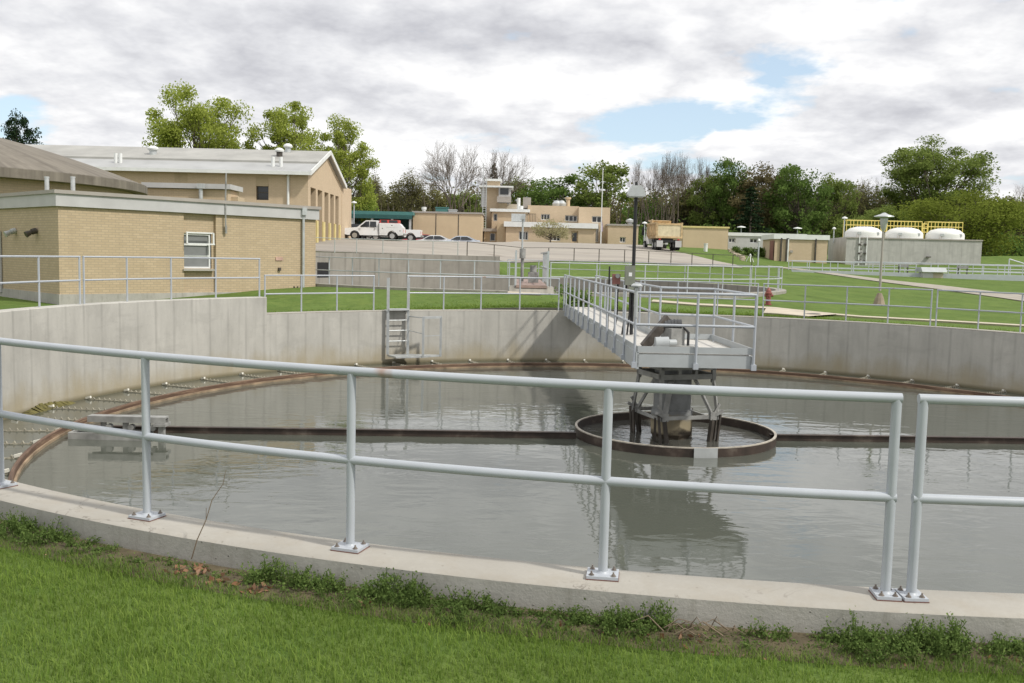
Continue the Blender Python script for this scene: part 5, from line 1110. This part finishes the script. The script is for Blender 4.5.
def make_bare(name,seed,H,Wd,mat='barkpale',depth=6,tr=.25,up=.35,buds=None,nb=0,thin=.018):
    rg=random.Random(seed); root=empty(name,(0,0,0)); big=MB(); tw=MB(); tips=[]
    def grow(p,d,ln,r,k):
        q=p+d*ln*.55+Vector((rg.gauss(0,1),rg.gauss(0,1),rg.gauss(0,.5)))*ln*.06; e=p+d*ln+Vector((rg.gauss(0,1),rg.gauss(0,1),0))*ln*.08
        r=max(r,thin); m_=big if k>=depth-2 else tw
        m_.tube([p,q,e],[r,r*.85,max(r*.68,thin*.8)],6 if k>=depth-1 else 3,False)
        if k==0: tips.append(e); return
        n=3 if k>1 else 3
        for i in range(n):
            ax_=Vector((rg.gauss(0,1),rg.gauss(0,1),rg.gauss(0,.6))); ax_-=d*ax_.dot(d); ax_.normalize()
            nd=(d+ax_*rg.uniform(.35,.8)+Vector((0,0,up*.35))).normalized()
            grow(e if i<2 else q,nd,ln*rg.uniform(.66,.88),r*(.68 if i==0 else .52),k-1)
    n0=3; z0=H*.16; big.tube([(0,0,0),(0,0,z0)],[tr*1.15,tr],8)
    for i in range(n0):
        a=2*PI*i/n0+rg.random(); grow(Vector((0,0,z0*.9)),Vector((math.cos(a)*.38,math.sin(a)*.38,1)).normalized(),H*.24,tr*.72,depth)
    vs=np.array(big.v+tw.v); hh=vs[:,2].max(); ww=max(np.abs(vs[:,0]).max(),np.abs(vs[:,1]).max())*2; mt=Matrix.Diagonal((Wd/ww,Wd/ww,H/hh,1)); big.xform(mt); tw.xform(mt)
    big.build('trunk',M[mat],root,True); 
    tk=tw.build('twigs',M[mat],root)
    if buds:
        rg2=np.random.default_rng(seed); tp=np.array([tuple(mt@t) for t in tips]); k=rg2.integers(0,len(tp),nb); c=tp[k]+rg2.normal(size=(nb,3))*.45; v,f=quads(c,rg2.uniform(.12,.32,nb),rg2); raw('crown',v,f,buds,root)
    return root
def make_conifer(name,seed,H,Wd,mat='needle',nl=6000,ls=.3,gap=.0,base=.08):
    rg=np.random.default_rng(seed); root=empty(name,(0,0,0)); g=MB(); g.tube([(0,0,0),(0,0,H*.5),(0,0,H)],[H*.016,H*.01,.02],6); nb=int(46); cs=[]
    for i in range(nb):
        t=base+(1-base)*(i/nb)**.9; a=i*2.4+rg.normal()*.3; L_=Wd/2*(1-t)**.75*rg.uniform(.65,1.1)+.2; d=np.array([math.cos(a),math.sin(a),-.12]); p0=np.array([0,0,H*t])
        g.tube([p0,p0+d*L_],[.05,.015],4,False); m=int(nl/nb*(.5+(1-t))); s_=rg.uniform(.15,1,m); c=p0+d*L_*s_[:,None]+rg.normal(size=(m,3))*np.array([.10,.10,.07])*Wd*.38*(.4+.6*(1-t)); cs.append(c)
    g.build('trunk',M['bark'],root); c=np.concatenate(cs); v,f=quads(c,ls*rg.uniform(.6,1.3,len(c)),rg); raw('crown',v,f,mat,root); return root
USED=set(); BND={}
def bounds(o):
    if o.name not in BND:
        c=np.concatenate([np.array([v.co[:] for v in ch.data.vertices]) for ch in o.children]); BND[o.name]=(np.percentile(c[:,2],99.85),2*np.percentile(np.hypot(c[:,0],c[:,1]),97))
    return BND[o.name]
def put(proto,px,ytop,D,label,H0,W0=None,wpx=None,cat='tree',group='trees beyond the site',rz_=None,zb_=None):
    """copy (or first use) of a prototype tree, sized so its top shows at ytop"""
    H0,W0=bounds(proto)
    o=proto if proto.name not in USED else copy_tree(proto); USED.add(proto.name)
    p=G(px,ytop,D); z=zb_ if zb_ is not None else T(p.x,D); H=p.z-z; s=H/H0; sx=s if not wpx else (wpx*D/936)/W0
    o.location=(p.x,D,z-.1); o.scale=(sx,sx,s); o.rotation_euler=(0,0,random.uniform(0,6.28) if rz_ is None else rz_); tag(o,label,cat,group); return o
# feature trees
mA=make_tree('maple_tree',11,15,12,3.2,95,34000,.22,'leafbright',shape='round',crad=.085,tr=.3); put(mA,198,85,118,'rounded bright green tree rising behind the left half of the garage roof',15,12,97,rz_=1)
mB=make_tree('maple_tree',22,15,10,2.5,90,28000,.21,'leafbright',shape='tall',crad=.08,tr=.25); put(mB,293,103,122,'feathery bright green tree behind the right end of the garage roof',15,10,84,rz_=2.2)
mC=make_tree('maple_tree',35,15,9.5,.8,100,32000,.22,'leafbright',shape='tall',crad=.09,tr=.25); put(mC,346,118,110,'tall bright green tree just right of the garage gable, leaves reaching low',15,9.5,60,rz_=.4)
pn=make_tree('pine_tree',5,14,7,4,70,9000,.26,'needle',shape='tall',crad=.10,tr=.22); put(pn,20,111,92,'dark pine peeking over the dome roof at far left',13,6.5,38,zb_=3)
pt=make_tree('cottonwood_tree',41,18,15,2.5,120,42000,.24,'leafmid',shape='vase',crad=.075,tr=.35); put(pt,938,139,150,'tall spreading green tree above the white tanks',18,15,102,rz_=.8)
yt=make_tree('willow_tree',52,11,16,.3,90,26000,.28,'leafyellow',shape='round',crad=.12,tr=.3); put(yt,967,189,118,'broad yellow-green tree behind the right end of the concrete basin',11,16,122,rz_=.2)
# prototypes of the tree line
tD=make_tree('leafy_tree',61,15,12,.6,100,12000,.38,'leafdark',shape='round',crad=.10)
tM=make_tree('leafy_tree',62,15,11,.8,90,10500,.36,'leafmid',shape='tall',crad=.095)
tO=make_tree('leafy_tree',63,15,9,.6,90,9000,.34,'leafolive',shape='tall',crad=.10)
tBr=make_tree('budding_tree',64,15,9,.6,90,9000,.32,'leafbrown',shape='tall',crad=.10)
tOp=make_tree('leafy_tree',65,15,10,4.5,30,4200,.36,'leafmid',shape='vase',crad=.10,bark='barkpale')
bG=make_bare('bare_tree',71,18,15,'barkpale',6,.34,.25)
bU=make_bare('bare_tree',72,17,8,'barkpale',6,.22,.9,None,0)
bO=make_bare('budding_tree',73,14,8,'bark',6,.2,.7,'leafolive',5500)
cN=make_conifer('spruce_tree',74,13,7,'needle',5500,.36)
P_=[ # proto,px,ytop,D,H0,W0,wpx,label
(bO,372,172,150,14,8,40,'thin budding olive tree right of the tall bright tree, over the carport'),
(bO,408,170,148,14,8,44,'round olive budding tree above the left end of the plain panel building'),
(tO,390,186,156,15,9,34,'low olive tree between the two budding trees over the carport'),
(tO,430,184,156,15,9,40,'low olive tree above the teal roof unit'),
(bG,456,143,140,18,15,88,'large bare spreading tree left of the control tower'),
(bG,500,149,146,18,15,62,'bare tree branching behind the control tower'),
(cN,494,163,150,13,7,22,'small dark conifer top behind the control tower'),
(tM,470,190,158,15,11,50,'mid green tree low behind the big bare tree'),
(tM,522,177,152,15,11,44,'fresh green tree right of the control tower'),
(tD,562,174,140,15,12,84,'dense dark green rounded tree behind the control building'),
(tO,590,196,156,15,9,40,'olive tree low behind the flag pole'),
(tOp,604,161,134,15,10,60,'open airy tree with pale limbs above the small tan building'),
(bU,652,160,150,17,8,44,'upright bare tree above the bridge lamp head'),
(bU,670,151,146,17,8,46,'tallest upright bare tree above the dump truck'),
(bU,697,156,150,17,8,42,'upright bare tree left of the brown and green woods'),
(tO,650,193,158,15,9,46,'olive tree behind the dump truck cab'),
(tO,686,190,150,15,9,44,'olive green tree above the left of the plain tan building'),
(tM,712,172,148,15,11,46,'mid green tree above the right of the plain tan building'),
(tD,734,159,146,15,12,52,'tall dark green tree above the trailer left end'),
(tBr,764,163,142,15,9,60,'brownish budding tree behind the spruce'),
(cN,752,186,128,13,7,40,'dark spruce standing in front of the brown tree over the trailer'),
(tD,800,165,138,15,12,66,'dark green tree above the tan pump house'),
(tBr,784,170,150,15,9,40,'brown tree between the two dark green trees'),
(tM,836,175,142,15,11,44,'mid green tree above the left corner of the concrete basin'),
(bO,862,183,150,14,8,54,'grey budding tree right of the green trees, behind the basin'),
(bG,868,178,160,18,15,60,'far bare tree behind the grey budding tree'),
(tO,898,190,156,15,9,56,'olive tree filling the gap behind the middle white tank'),
(tM,884,206,128,15,11,56,'low green tree just behind the left white tank'),
(tM,855,216,122,15,11,44,'low yellowish green shrub tree left of the left white tank'),
(tD,925,200,150,15,12,60,'dark tree under the tall spreading tree'),
(tO,1012,196,140,15,9,60,'olive tree right of the broad yellow-green tree'),
(bG,1032,182,140,18,15,60,'half bare tree at the right picture edge'),
(tD,1040,200,150,15,12,70,'dark tree cut off by the right picture edge'),
(tO,985,200,160,15,9,60,'olive tree behind the broad yellow-green tree')]
for pr,px,yt_,D,H0,W0,wp_,lab in P_: put(pr,px,yt_,D,lab,H0,W0,wp_)
# far woods mass (nobody could count them): clumped leaf cards and thin stems
rg=np.random.default_rng(99)
def mass(name,px0,px1,D0_,D1_,hfun,n,ls,mat,kindlabel,cell=5.):
    px=rg.uniform(px0,px1,n); D=rg.uniform(D0_,D1_,n); x=(px-512)/936*D; z0=Tn(x,D)
    hc=hfun(px)*(1+.22*np.sin(px*.23+D*.31)+.13*np.sin(px*.71+D)); t=rg.uniform(0,1,n)**.8; c=np.stack([x,D,z0+hc*t],-1); c+=rg.normal(size=c.shape)*.4
    v,f=quads(c,ls*rg.uniform(.6,1.4,n),rg); raw(name,v,f,mat,kind='stuff',label=kindlabel,category='woods')
hf=lambda px: np.interp(px,[330,400,480,560,620,700,800,900,1060],[9,9,10,9,9.5,12,12,11,9.5])
mass('woods',335,1080,160,178,lambda px:hf(px)*.80,90000,.55,'leafolive','dense far woods filling the horizon behind the single trees')
mass('woods_edge',620,1080,150,158,lambda px:hf(px)*.6,26000,.5,'leafdark','dark lower edge of the woods on the right')
mass('undergrowth',335,1080,128,146,lambda px:np.full_like(px,2.6),16000,.5,'leafdark','low dark undergrowth along the foot of the trees')
st=MB()
for k in range(260):
    px=random.uniform(350,850); D=random.uniform(146,158); x=(px-512)/936*D; h=float(hf(np.array([px]))[0])*random.uniform(.6,.95); z=T(x,D); st.tube([(x,D,z),(x+random.uniform(-.4,.4),D,z+h*.5),(x+random.uniform(-.8,.8),D,z+h)],[.13,.09,.03],4,False)
tag(st.build('woodland_stems',M['barkpale']),'thin pale trunks showing through the far woods','trunks',None,'stuff')
# flowering tree in front of the control building
fl=make_tree('flowering_tree',81,5,7,1.0,34,2600,.22,'blossom',shape='round',crad=.12,tr=.12); put(fl,551,217.5,106,'small cream flowering tree in front of the control building',5,7,46,group='site trees')
# shrubs by the trailer and pump house
sh=make_tree('shrub',83,1.6,2.6,.1,22,1500,.2,'leafdark',crad=.2,tr=.04,limb=False)
for px,py,w_,lab in ((762,246,16,'dark shrub against the left face of the tan pump house'),(748,246,18,'dark shrub below the trailer windows'),(736,245,12,'small shrub at the top of the rubble')): put(sh,px,py,100,lab,1.6,2.6,w_,'shrub','shrubs on the bank')
sh2=make_tree('grass_clump',84,.7,1.3,.05,16,900,.10,'weed',crad=.2,tr=.01,limb=False); p=pol(13.9,-176.5,0); sh2.location=(p.x-.2,p.y,T(p.x,p.y)); tag(sh2,'dark grassy clump where the bridge meets the far tank wall','grass clump')
# ---- foreground grass (one mass)
def blades(name,n,th0,th1,r0,r1,h0,h1,w,mat,label,clump=0):
    rg=np.random.default_rng(5); th=np.radians(rg.uniform(th0,th1,n)); r=np.sqrt(rg.uniform(r0*r0,r1*r1,n))
    x=CX+r*np.sin(th); y=CY-r*np.cos(th); z=Tn(x,y)
    pat=.5+.5*np.sin(x*2.1+np.sin(y*1.7)*2)*np.cos(y*2.6+x*.8); pat2=.5+.5*np.sin(x*6.3+1.3*np.sin(y*5.1))*np.sin(y*7.7); h=(h0+(h1-h0)*rg.uniform(0,1,n)**1.5)*(.72+.35*pat+.3*pat2)
    edge=np.clip((r-13.5)/.25,0.5,1); h*=edge*1.0
    a=rg.uniform(0,2*PI,n); d=np.stack([np.cos(a),np.sin(a),np.zeros(n)],-1); s=np.stack([-np.sin(a),np.cos(a),np.zeros(n)],-1)*(w*rg.uniform(.7,1.4,n))[:,None]/2
    b=np.stack([x,y,z-.005],-1); bend=rg.uniform(.1,.9,n)[:,None]*h[:,None]
    m_=b+d*bend*.25; m_[:,2]+=h*.55; t=b+d*bend; t[:,2]+=h*(1-.25*rg.uniform(0,1,n))
    v=np.stack([b-s,b+s,m_+s*.8,m_-s*.8,t+s*.12,t-s*.12],1).reshape(-1,3); i=np.arange(n)*6
    f=np.concatenate([np.stack([i,i+1,i+2,i+3],-1),np.stack([i+3,i+2,i+4,i+5],-1)]); raw(name,v,f,mat,kind='stuff',label=label,category='grass')
blades('grass',290000,-56,9,13.52,16.4,.022,.062,.0042,'blade','bright green uncut lawn in the foreground')
blades('rough_grass',16000,-42,9,13.48,13.85,.035,.085,.0032,'weed','longer darker grass mixed with the weeds at the curb')
# far tank-side grass fringe
def fringe():
    rg=np.random.default_rng(6); n=12000; th=np.radians(rg.uniform(112,236,n)); r=13.5+rg.exponential(.35,n); x=CX+r*np.sin(th); y=CY-r*np.cos(th); z=Tn(x,y); h=rg.uniform(.03,.08,n)
    a=rg.uniform(0,2*PI,n); s=np.stack([np.cos(a),np.sin(a),np.zeros(n)],-1)*.012; b=np.stack([x,y,z],-1); t=b+rg.normal(size=(n,3))*.03; t[:,2]=z+h
    v=np.stack([b-s,b+s,t],1).reshape(-1,3); f=np.arange(3*n).reshape(-1,3); raw('grass_fringe',v,f,'blade',kind='stuff',label='longer grass fringe along the far tank wall',category='grass')
fringe()
# ---- weeds along curb
def th_of(px): # angle along the curb foot for a pixel column
    best=min(np.arange(-45,12,.1),key=lambda t:abs(_px(pol(13.55,t,-.15))-px)); return best
def _px(p):
    c,s=math.cos(PIT),math.sin(PIT); z=p.z-CZ; dd=p.y*c-z*s; u=p.y*s+z*c; return 512+F*p.x/dd*math.cos(ROL)+F*u/dd*math.sin(ROL)
def weeds():
    rg=np.random.default_rng(8); V=[];Fq=[];n0=0; stems=MB()
    spots=[]
    for a,b,dens,hh in ((-10,62,70,.17),(60,120,34,.10),(120,200,22,.07),(200,262,16,.07),(255,345,64,.17),(340,372,22,.10),(372,420,52,.19),(418,510,66,.13),(508,560,22,.07),(556,600,34,.10),(600,668,50,.16),(668,745,14,.05),(742,850,44,.10),(845,872,30,.2),(868,905,26,.13),(902,962,60,.20),(960,1030,34,.12)):
        for _ in range(int(dens*.95)): spots.append((rg.uniform(a,b),13.50+abs(rg.normal())*.09,hh*.72*rg.uniform(.4,1.15)))
    cen=[];sz=[]
    ths=np.interp([s[0] for s in spots],np.linspace(-20,1040,40),[th_of(p) for p in np.linspace(-20,1040,40)])
    for (px,r,h),t in zip(spots,ths):
        p=pol(r,t,0); z=T(p.x,p.y); nst=rg.integers(2,5)
        for _ in range(nst):
            tip=np.array([p.x+rg.normal()*.04,p.y-abs(rg.normal())*.03,z+h*rg.uniform(.5,1.25)]); b=np.array([p.x+rg.normal()*.02,p.y,z-.01]); m=int(12+h*130)
            k=rg.uniform(.15,1,m)[:,None]; c=b+(tip-b)*k+rg.normal(size=(m,3))*.014; cen.append(c); sz.append(rg.uniform(.008,.021,m)); stems.tube([b,tip],.0022,3,False)
    c=np.concatenate(cen); s=np.concatenate(sz); v,f=quads(c,s,rg); raw('weeds',v,f,'weed',kind='stuff',label='tangle of small leafy weeds along the foot of the near curb',category='weeds')
    tag(stems.build('weed_stems',M['weed']),'thin stems of the weeds along the near curb','weeds',None,'stuff')
weeds()
def deadleaves():
    rg=np.random.default_rng(9); cen=[];sz=[]
    for px0,px1,n,rr_ in ((184,214,34,13.62),(220,250,16,13.66),(262,282,16,13.72),(372,382,5,13.66),(560,572,3,13.7),(640,700,12,13.66),(980,1024,8,13.68),(0,1024,26,13.9)):
        for _ in range(n): t=th_of(rg.uniform(px0,px1)) if n<60 else 0; p=pol(rr_+rg.normal()*.04,t,0); cen.append((p.x,p.y,T(p.x,p.y)+rg.uniform(.01,.04)+(.04 if px1-px0>900 else 0))); sz.append(rg.uniform(.03,.065) if px1-px0<900 else rg.uniform(.01,.02))
    v,f=quads(np.array(cen),np.array(sz),rg); raw('dead_leaves',v,f,'deadleaf',kind='stuff',label='scattered dry brown leaves along the near curb',category='dead leaves')
deadleaves()
# dry stem leaning over curb; dry twigs
p0=GZ(192,557,-.14); tops=[p0,GZ(200,531,.05)+Vector((0,-.12,0)),GZ(212,505,.16)+Vector((0,-.5,0)),GZ(222,487,.24)+Vector((0,-.7,0))]
y0=pol(13.54,th_of(192),0).y; a=G(191.5,559,y0); s=MB()
pts=[a,G(197,540,y0-.02),G(206,520,y0),G(212,500,y0+.02),G(223,484,y0+.03),G(226,470,y0+.03)]; s.tube(pts,[.004,.0036,.003,.0028,.0022,.0015],5)
s.tube([pts[2],pts[2].lerp(pts[3],.6)+Vector((-.02,0,.0))],.0018,4); tag(s.build('dried_weed',M['barestem'],None,True),'single thin dry weed stem leaning over the near curb on the left','stem')
s=MB(); rg=random.Random(4); t=th_of(700); c=pol(13.62,t,-.14)
for k in range(16):
    a=rg.uniform(0,PI); ln=rg.uniform(.08,.26); q=c+Vector((rg.uniform(-.2,.2),rg.uniform(-.08,.04),rg.uniform(0,.03))); s.tube([q,q+Vector((math.cos(a)*ln*.5,-.02,ln*.35)),q+Vector((math.cos(a)*ln,-.03,ln*.3*rg.random()))],[.004,.003,.0015],4)
tag(s.build('dry_twigs',M['barestem'],None,True),'small bundle of dry twigs at the curb foot right of the third post','twigs')
# ================================================================ SKY, SUN, CAMERA
SUN_EL=R(48); SD=Vector((.80,-.42,0)).normalized()*math.cos(SUN_EL)+Vector((0,0,math.sin(SUN_EL)))
def world():
    w=bpy.data.worlds.new('World'); sc.world=w; w.use_nodes=True; nt=w.node_tree; bg=nt.nodes['Background']; out=nt.nodes['World Output']
    sky=nt.nodes.new('ShaderNodeTexSky'); sky.sky_type='NISHITA'; sky.sun_disc=False; sky.sun_elevation=SUN_EL; sky.sun_rotation=math.atan2(SD.x,SD.y); sky.ozone_density=1.2; sky.air_density=1.0; sky.dust_density=.6
    tc=coord(nt,'Generated'); s=sepxyz(nt,tc)
    zc=math_(nt,'ADD',math_(nt,'MAXIMUM',s[2],0.0),.24)
    cmb=nt.nodes.new('ShaderNodeCombineXYZ'); L(nt,math_(nt,'DIVIDE',s[0],zc),cmb.inputs[0]); L(nt,math_(nt,'DIVIDE',s[1],zc),cmb.inputs[1]); cmb.inputs[2].default_value=3.7
    pv=cmb.outputs[0]
    def vec_scale(v,k,off=(0,0,0)): return mapping(nt,v,(k,k,1),off)
    def dens(v):
        q=noise(nt,v,2.0,6,.58,.0); puff=math_(nt,'SUBTRACT',1.0,math_(nt,'MULTIPLY',math_(nt,'ABSOLUTE',math_(nt,'SUBTRACT',math_(nt,'MULTIPLY',q,2.0),1.0)),1.9))
        return math_(nt,'ADD',math_(nt,'MULTIPLY',noise(nt,v,.6,8,.55,.1),.74),math_(nt,'MULTIPLY',puff,.26))
    d0=dens(pv); d1=dens(vec_scale(pv,.91)); n2=noise(nt,mapping(nt,pv,(1,1,1),(7.3,2.1,0)),.42,5,.5)
    cov=math_(nt,'SUBTRACT',d0,.035)
    # gaps of blue: soft patches in chosen directions of the sky
    def patch(px,py,rad,amp):
        v=ray(px,py).normalized(); n=nt.nodes.new('ShaderNodeVectorMath'); n.operation='SUBTRACT'; L(nt,tc,n.inputs[0]); n.inputs[1].default_value=v
        mp=nt.nodes.new('ShaderNodeVectorMath'); mp.operation='MULTIPLY'; L(nt,n.outputs[0],mp.inputs[0]); mp.inputs[1].default_value=(1/rad[0],1/rad[0],1/rad[1])
        ln=nt.nodes.new('ShaderNodeVectorMath'); ln.operation='LENGTH'; L(nt,mp.outputs[0],ln.inputs[0]); return math_(nt,'MULTIPLY',ramp(nt,ln.outputs['Value'],[(0,1.),(1,0.)]),amp)
    acc=cov
    for a in ((18,108,(.085,.05),-.20),(650,125,(.085,.04),-.26),(740,118,(.12,.04),-.20),(815,70,(.08,.04),-.20),(330,122,(.05,.03),-.12),(715,165,(.12,.02),-.1),(905,2,(.05,.03),-.1),
              (738,141,(.040,.013),.26),(150,60,(.3,.12),.10),(420,60,(.33,.10),.12),(600,20,(.2,.08),.10),(940,100,(.16,.09),.08)): acc=math_(nt,'ADD',acc,patch(*a))
    mask=ramp(nt,acc,[(.38,0.),(.46,1.)])
    # bright tops, grey undersides: more cloud just above means less light here
    und=math_(nt,'MULTIPLY',math_(nt,'SUBTRACT',d1,d0),1.45)
    sh=math_(nt,'ADD',math_(nt,'ADD',math_(nt,'MULTIPLY',n2,.55),.22),und)
    sh=math_(nt,'ADD',sh,math_(nt,'MULTIPLY',math_(nt,'SUBTRACT',acc,.5),.35))
    for a in ((400,92,(.30,.045),.15),(250,45,(.25,.05),.06),(590,50,(.22,.045),.06),(560,112,(.10,.03),-.14),(890,110,(.16,.035),.06),(300,20,(.3,.06),.05),(150,150,(.2,.05),-.08),(480,150,(.2,.03),-.10),(640,10,(.2,.05),-.02),(738,141,(.05,.02),-.2),(960,30,(.15,.05),-.05)): sh=math_(nt,'ADD',sh,patch(*a))
    cc=ramp(nt,sh,[(.39,(.92,.92,.92)),(.48,(.81,.81,.82)),(.59,(.68,.685,.71)),(.76,(.50,.505,.54))])
    blue=mix(nt,1.0,sky.outputs[0],(.115,.115,.115),'MULTIPLY')
    # haze of thin cloud lightens the blue
    blue=mix(nt,.42,blue,(.74,.88,.99))
    col=mix(nt,mask,blue,cc)
    L(nt,col,bg.inputs[0]); bg.inputs[1].default_value=1.0
world()
sun=bpy.data.lights.new('sun','SUN'); sun.energy=2.6; sun.angle=R(3.0); sun.color=(1,.955,.88); so=bpy.data.objects.new('sun',sun); COL.objects.link(so); so.rotation_euler=SD.to_track_quat('Z','Y').to_euler(); so.location=(20,-10,40)
cam=bpy.data.cameras.new('camera'); cam.sensor_width=36; cam.lens=F/1024*36; cam.clip_start=.05; cam.clip_end=3000
co=bpy.data.objects.new('camera',cam); COL.objects.link(co)
c,s=math.cos(PIT),math.sin(PIT); Fw=Vector((0,c,-s)); Up=Vector((0,s,c)); Rt=Vector((1,0,0)); cr,sr=math.cos(ROL),math.sin(ROL)
e1=Rt*cr+Up*sr; up2=Up*cr-Rt*sr
# image x axis / y axis as fitted from the photograph (slight camera tilt)
e1=(Rt*cr+Up*(sr)) ; up2=(Up*cr-Rt*sr)
mt=Matrix((( e1.x,up2.x,-Fw.x,0),(e1.y,up2.y,-Fw.y,0),(e1.z,up2.z,-Fw.z,CZ),(0,0,0,1))); co.matrix_world=mt
sc.camera=co
sc.view_settings.view_transform='Standard'; sc.view_settings.look='None'; sc.view_settings.exposure=.26; sc.view_settings.gamma=1
sc.cycles.max_bounces=6; sc.cycles.transparent_max_bounces=4; sc.cycles.use_denoising=True; sc.cycles.caustics_reflective=False; sc.cycles.caustics_refractive=False
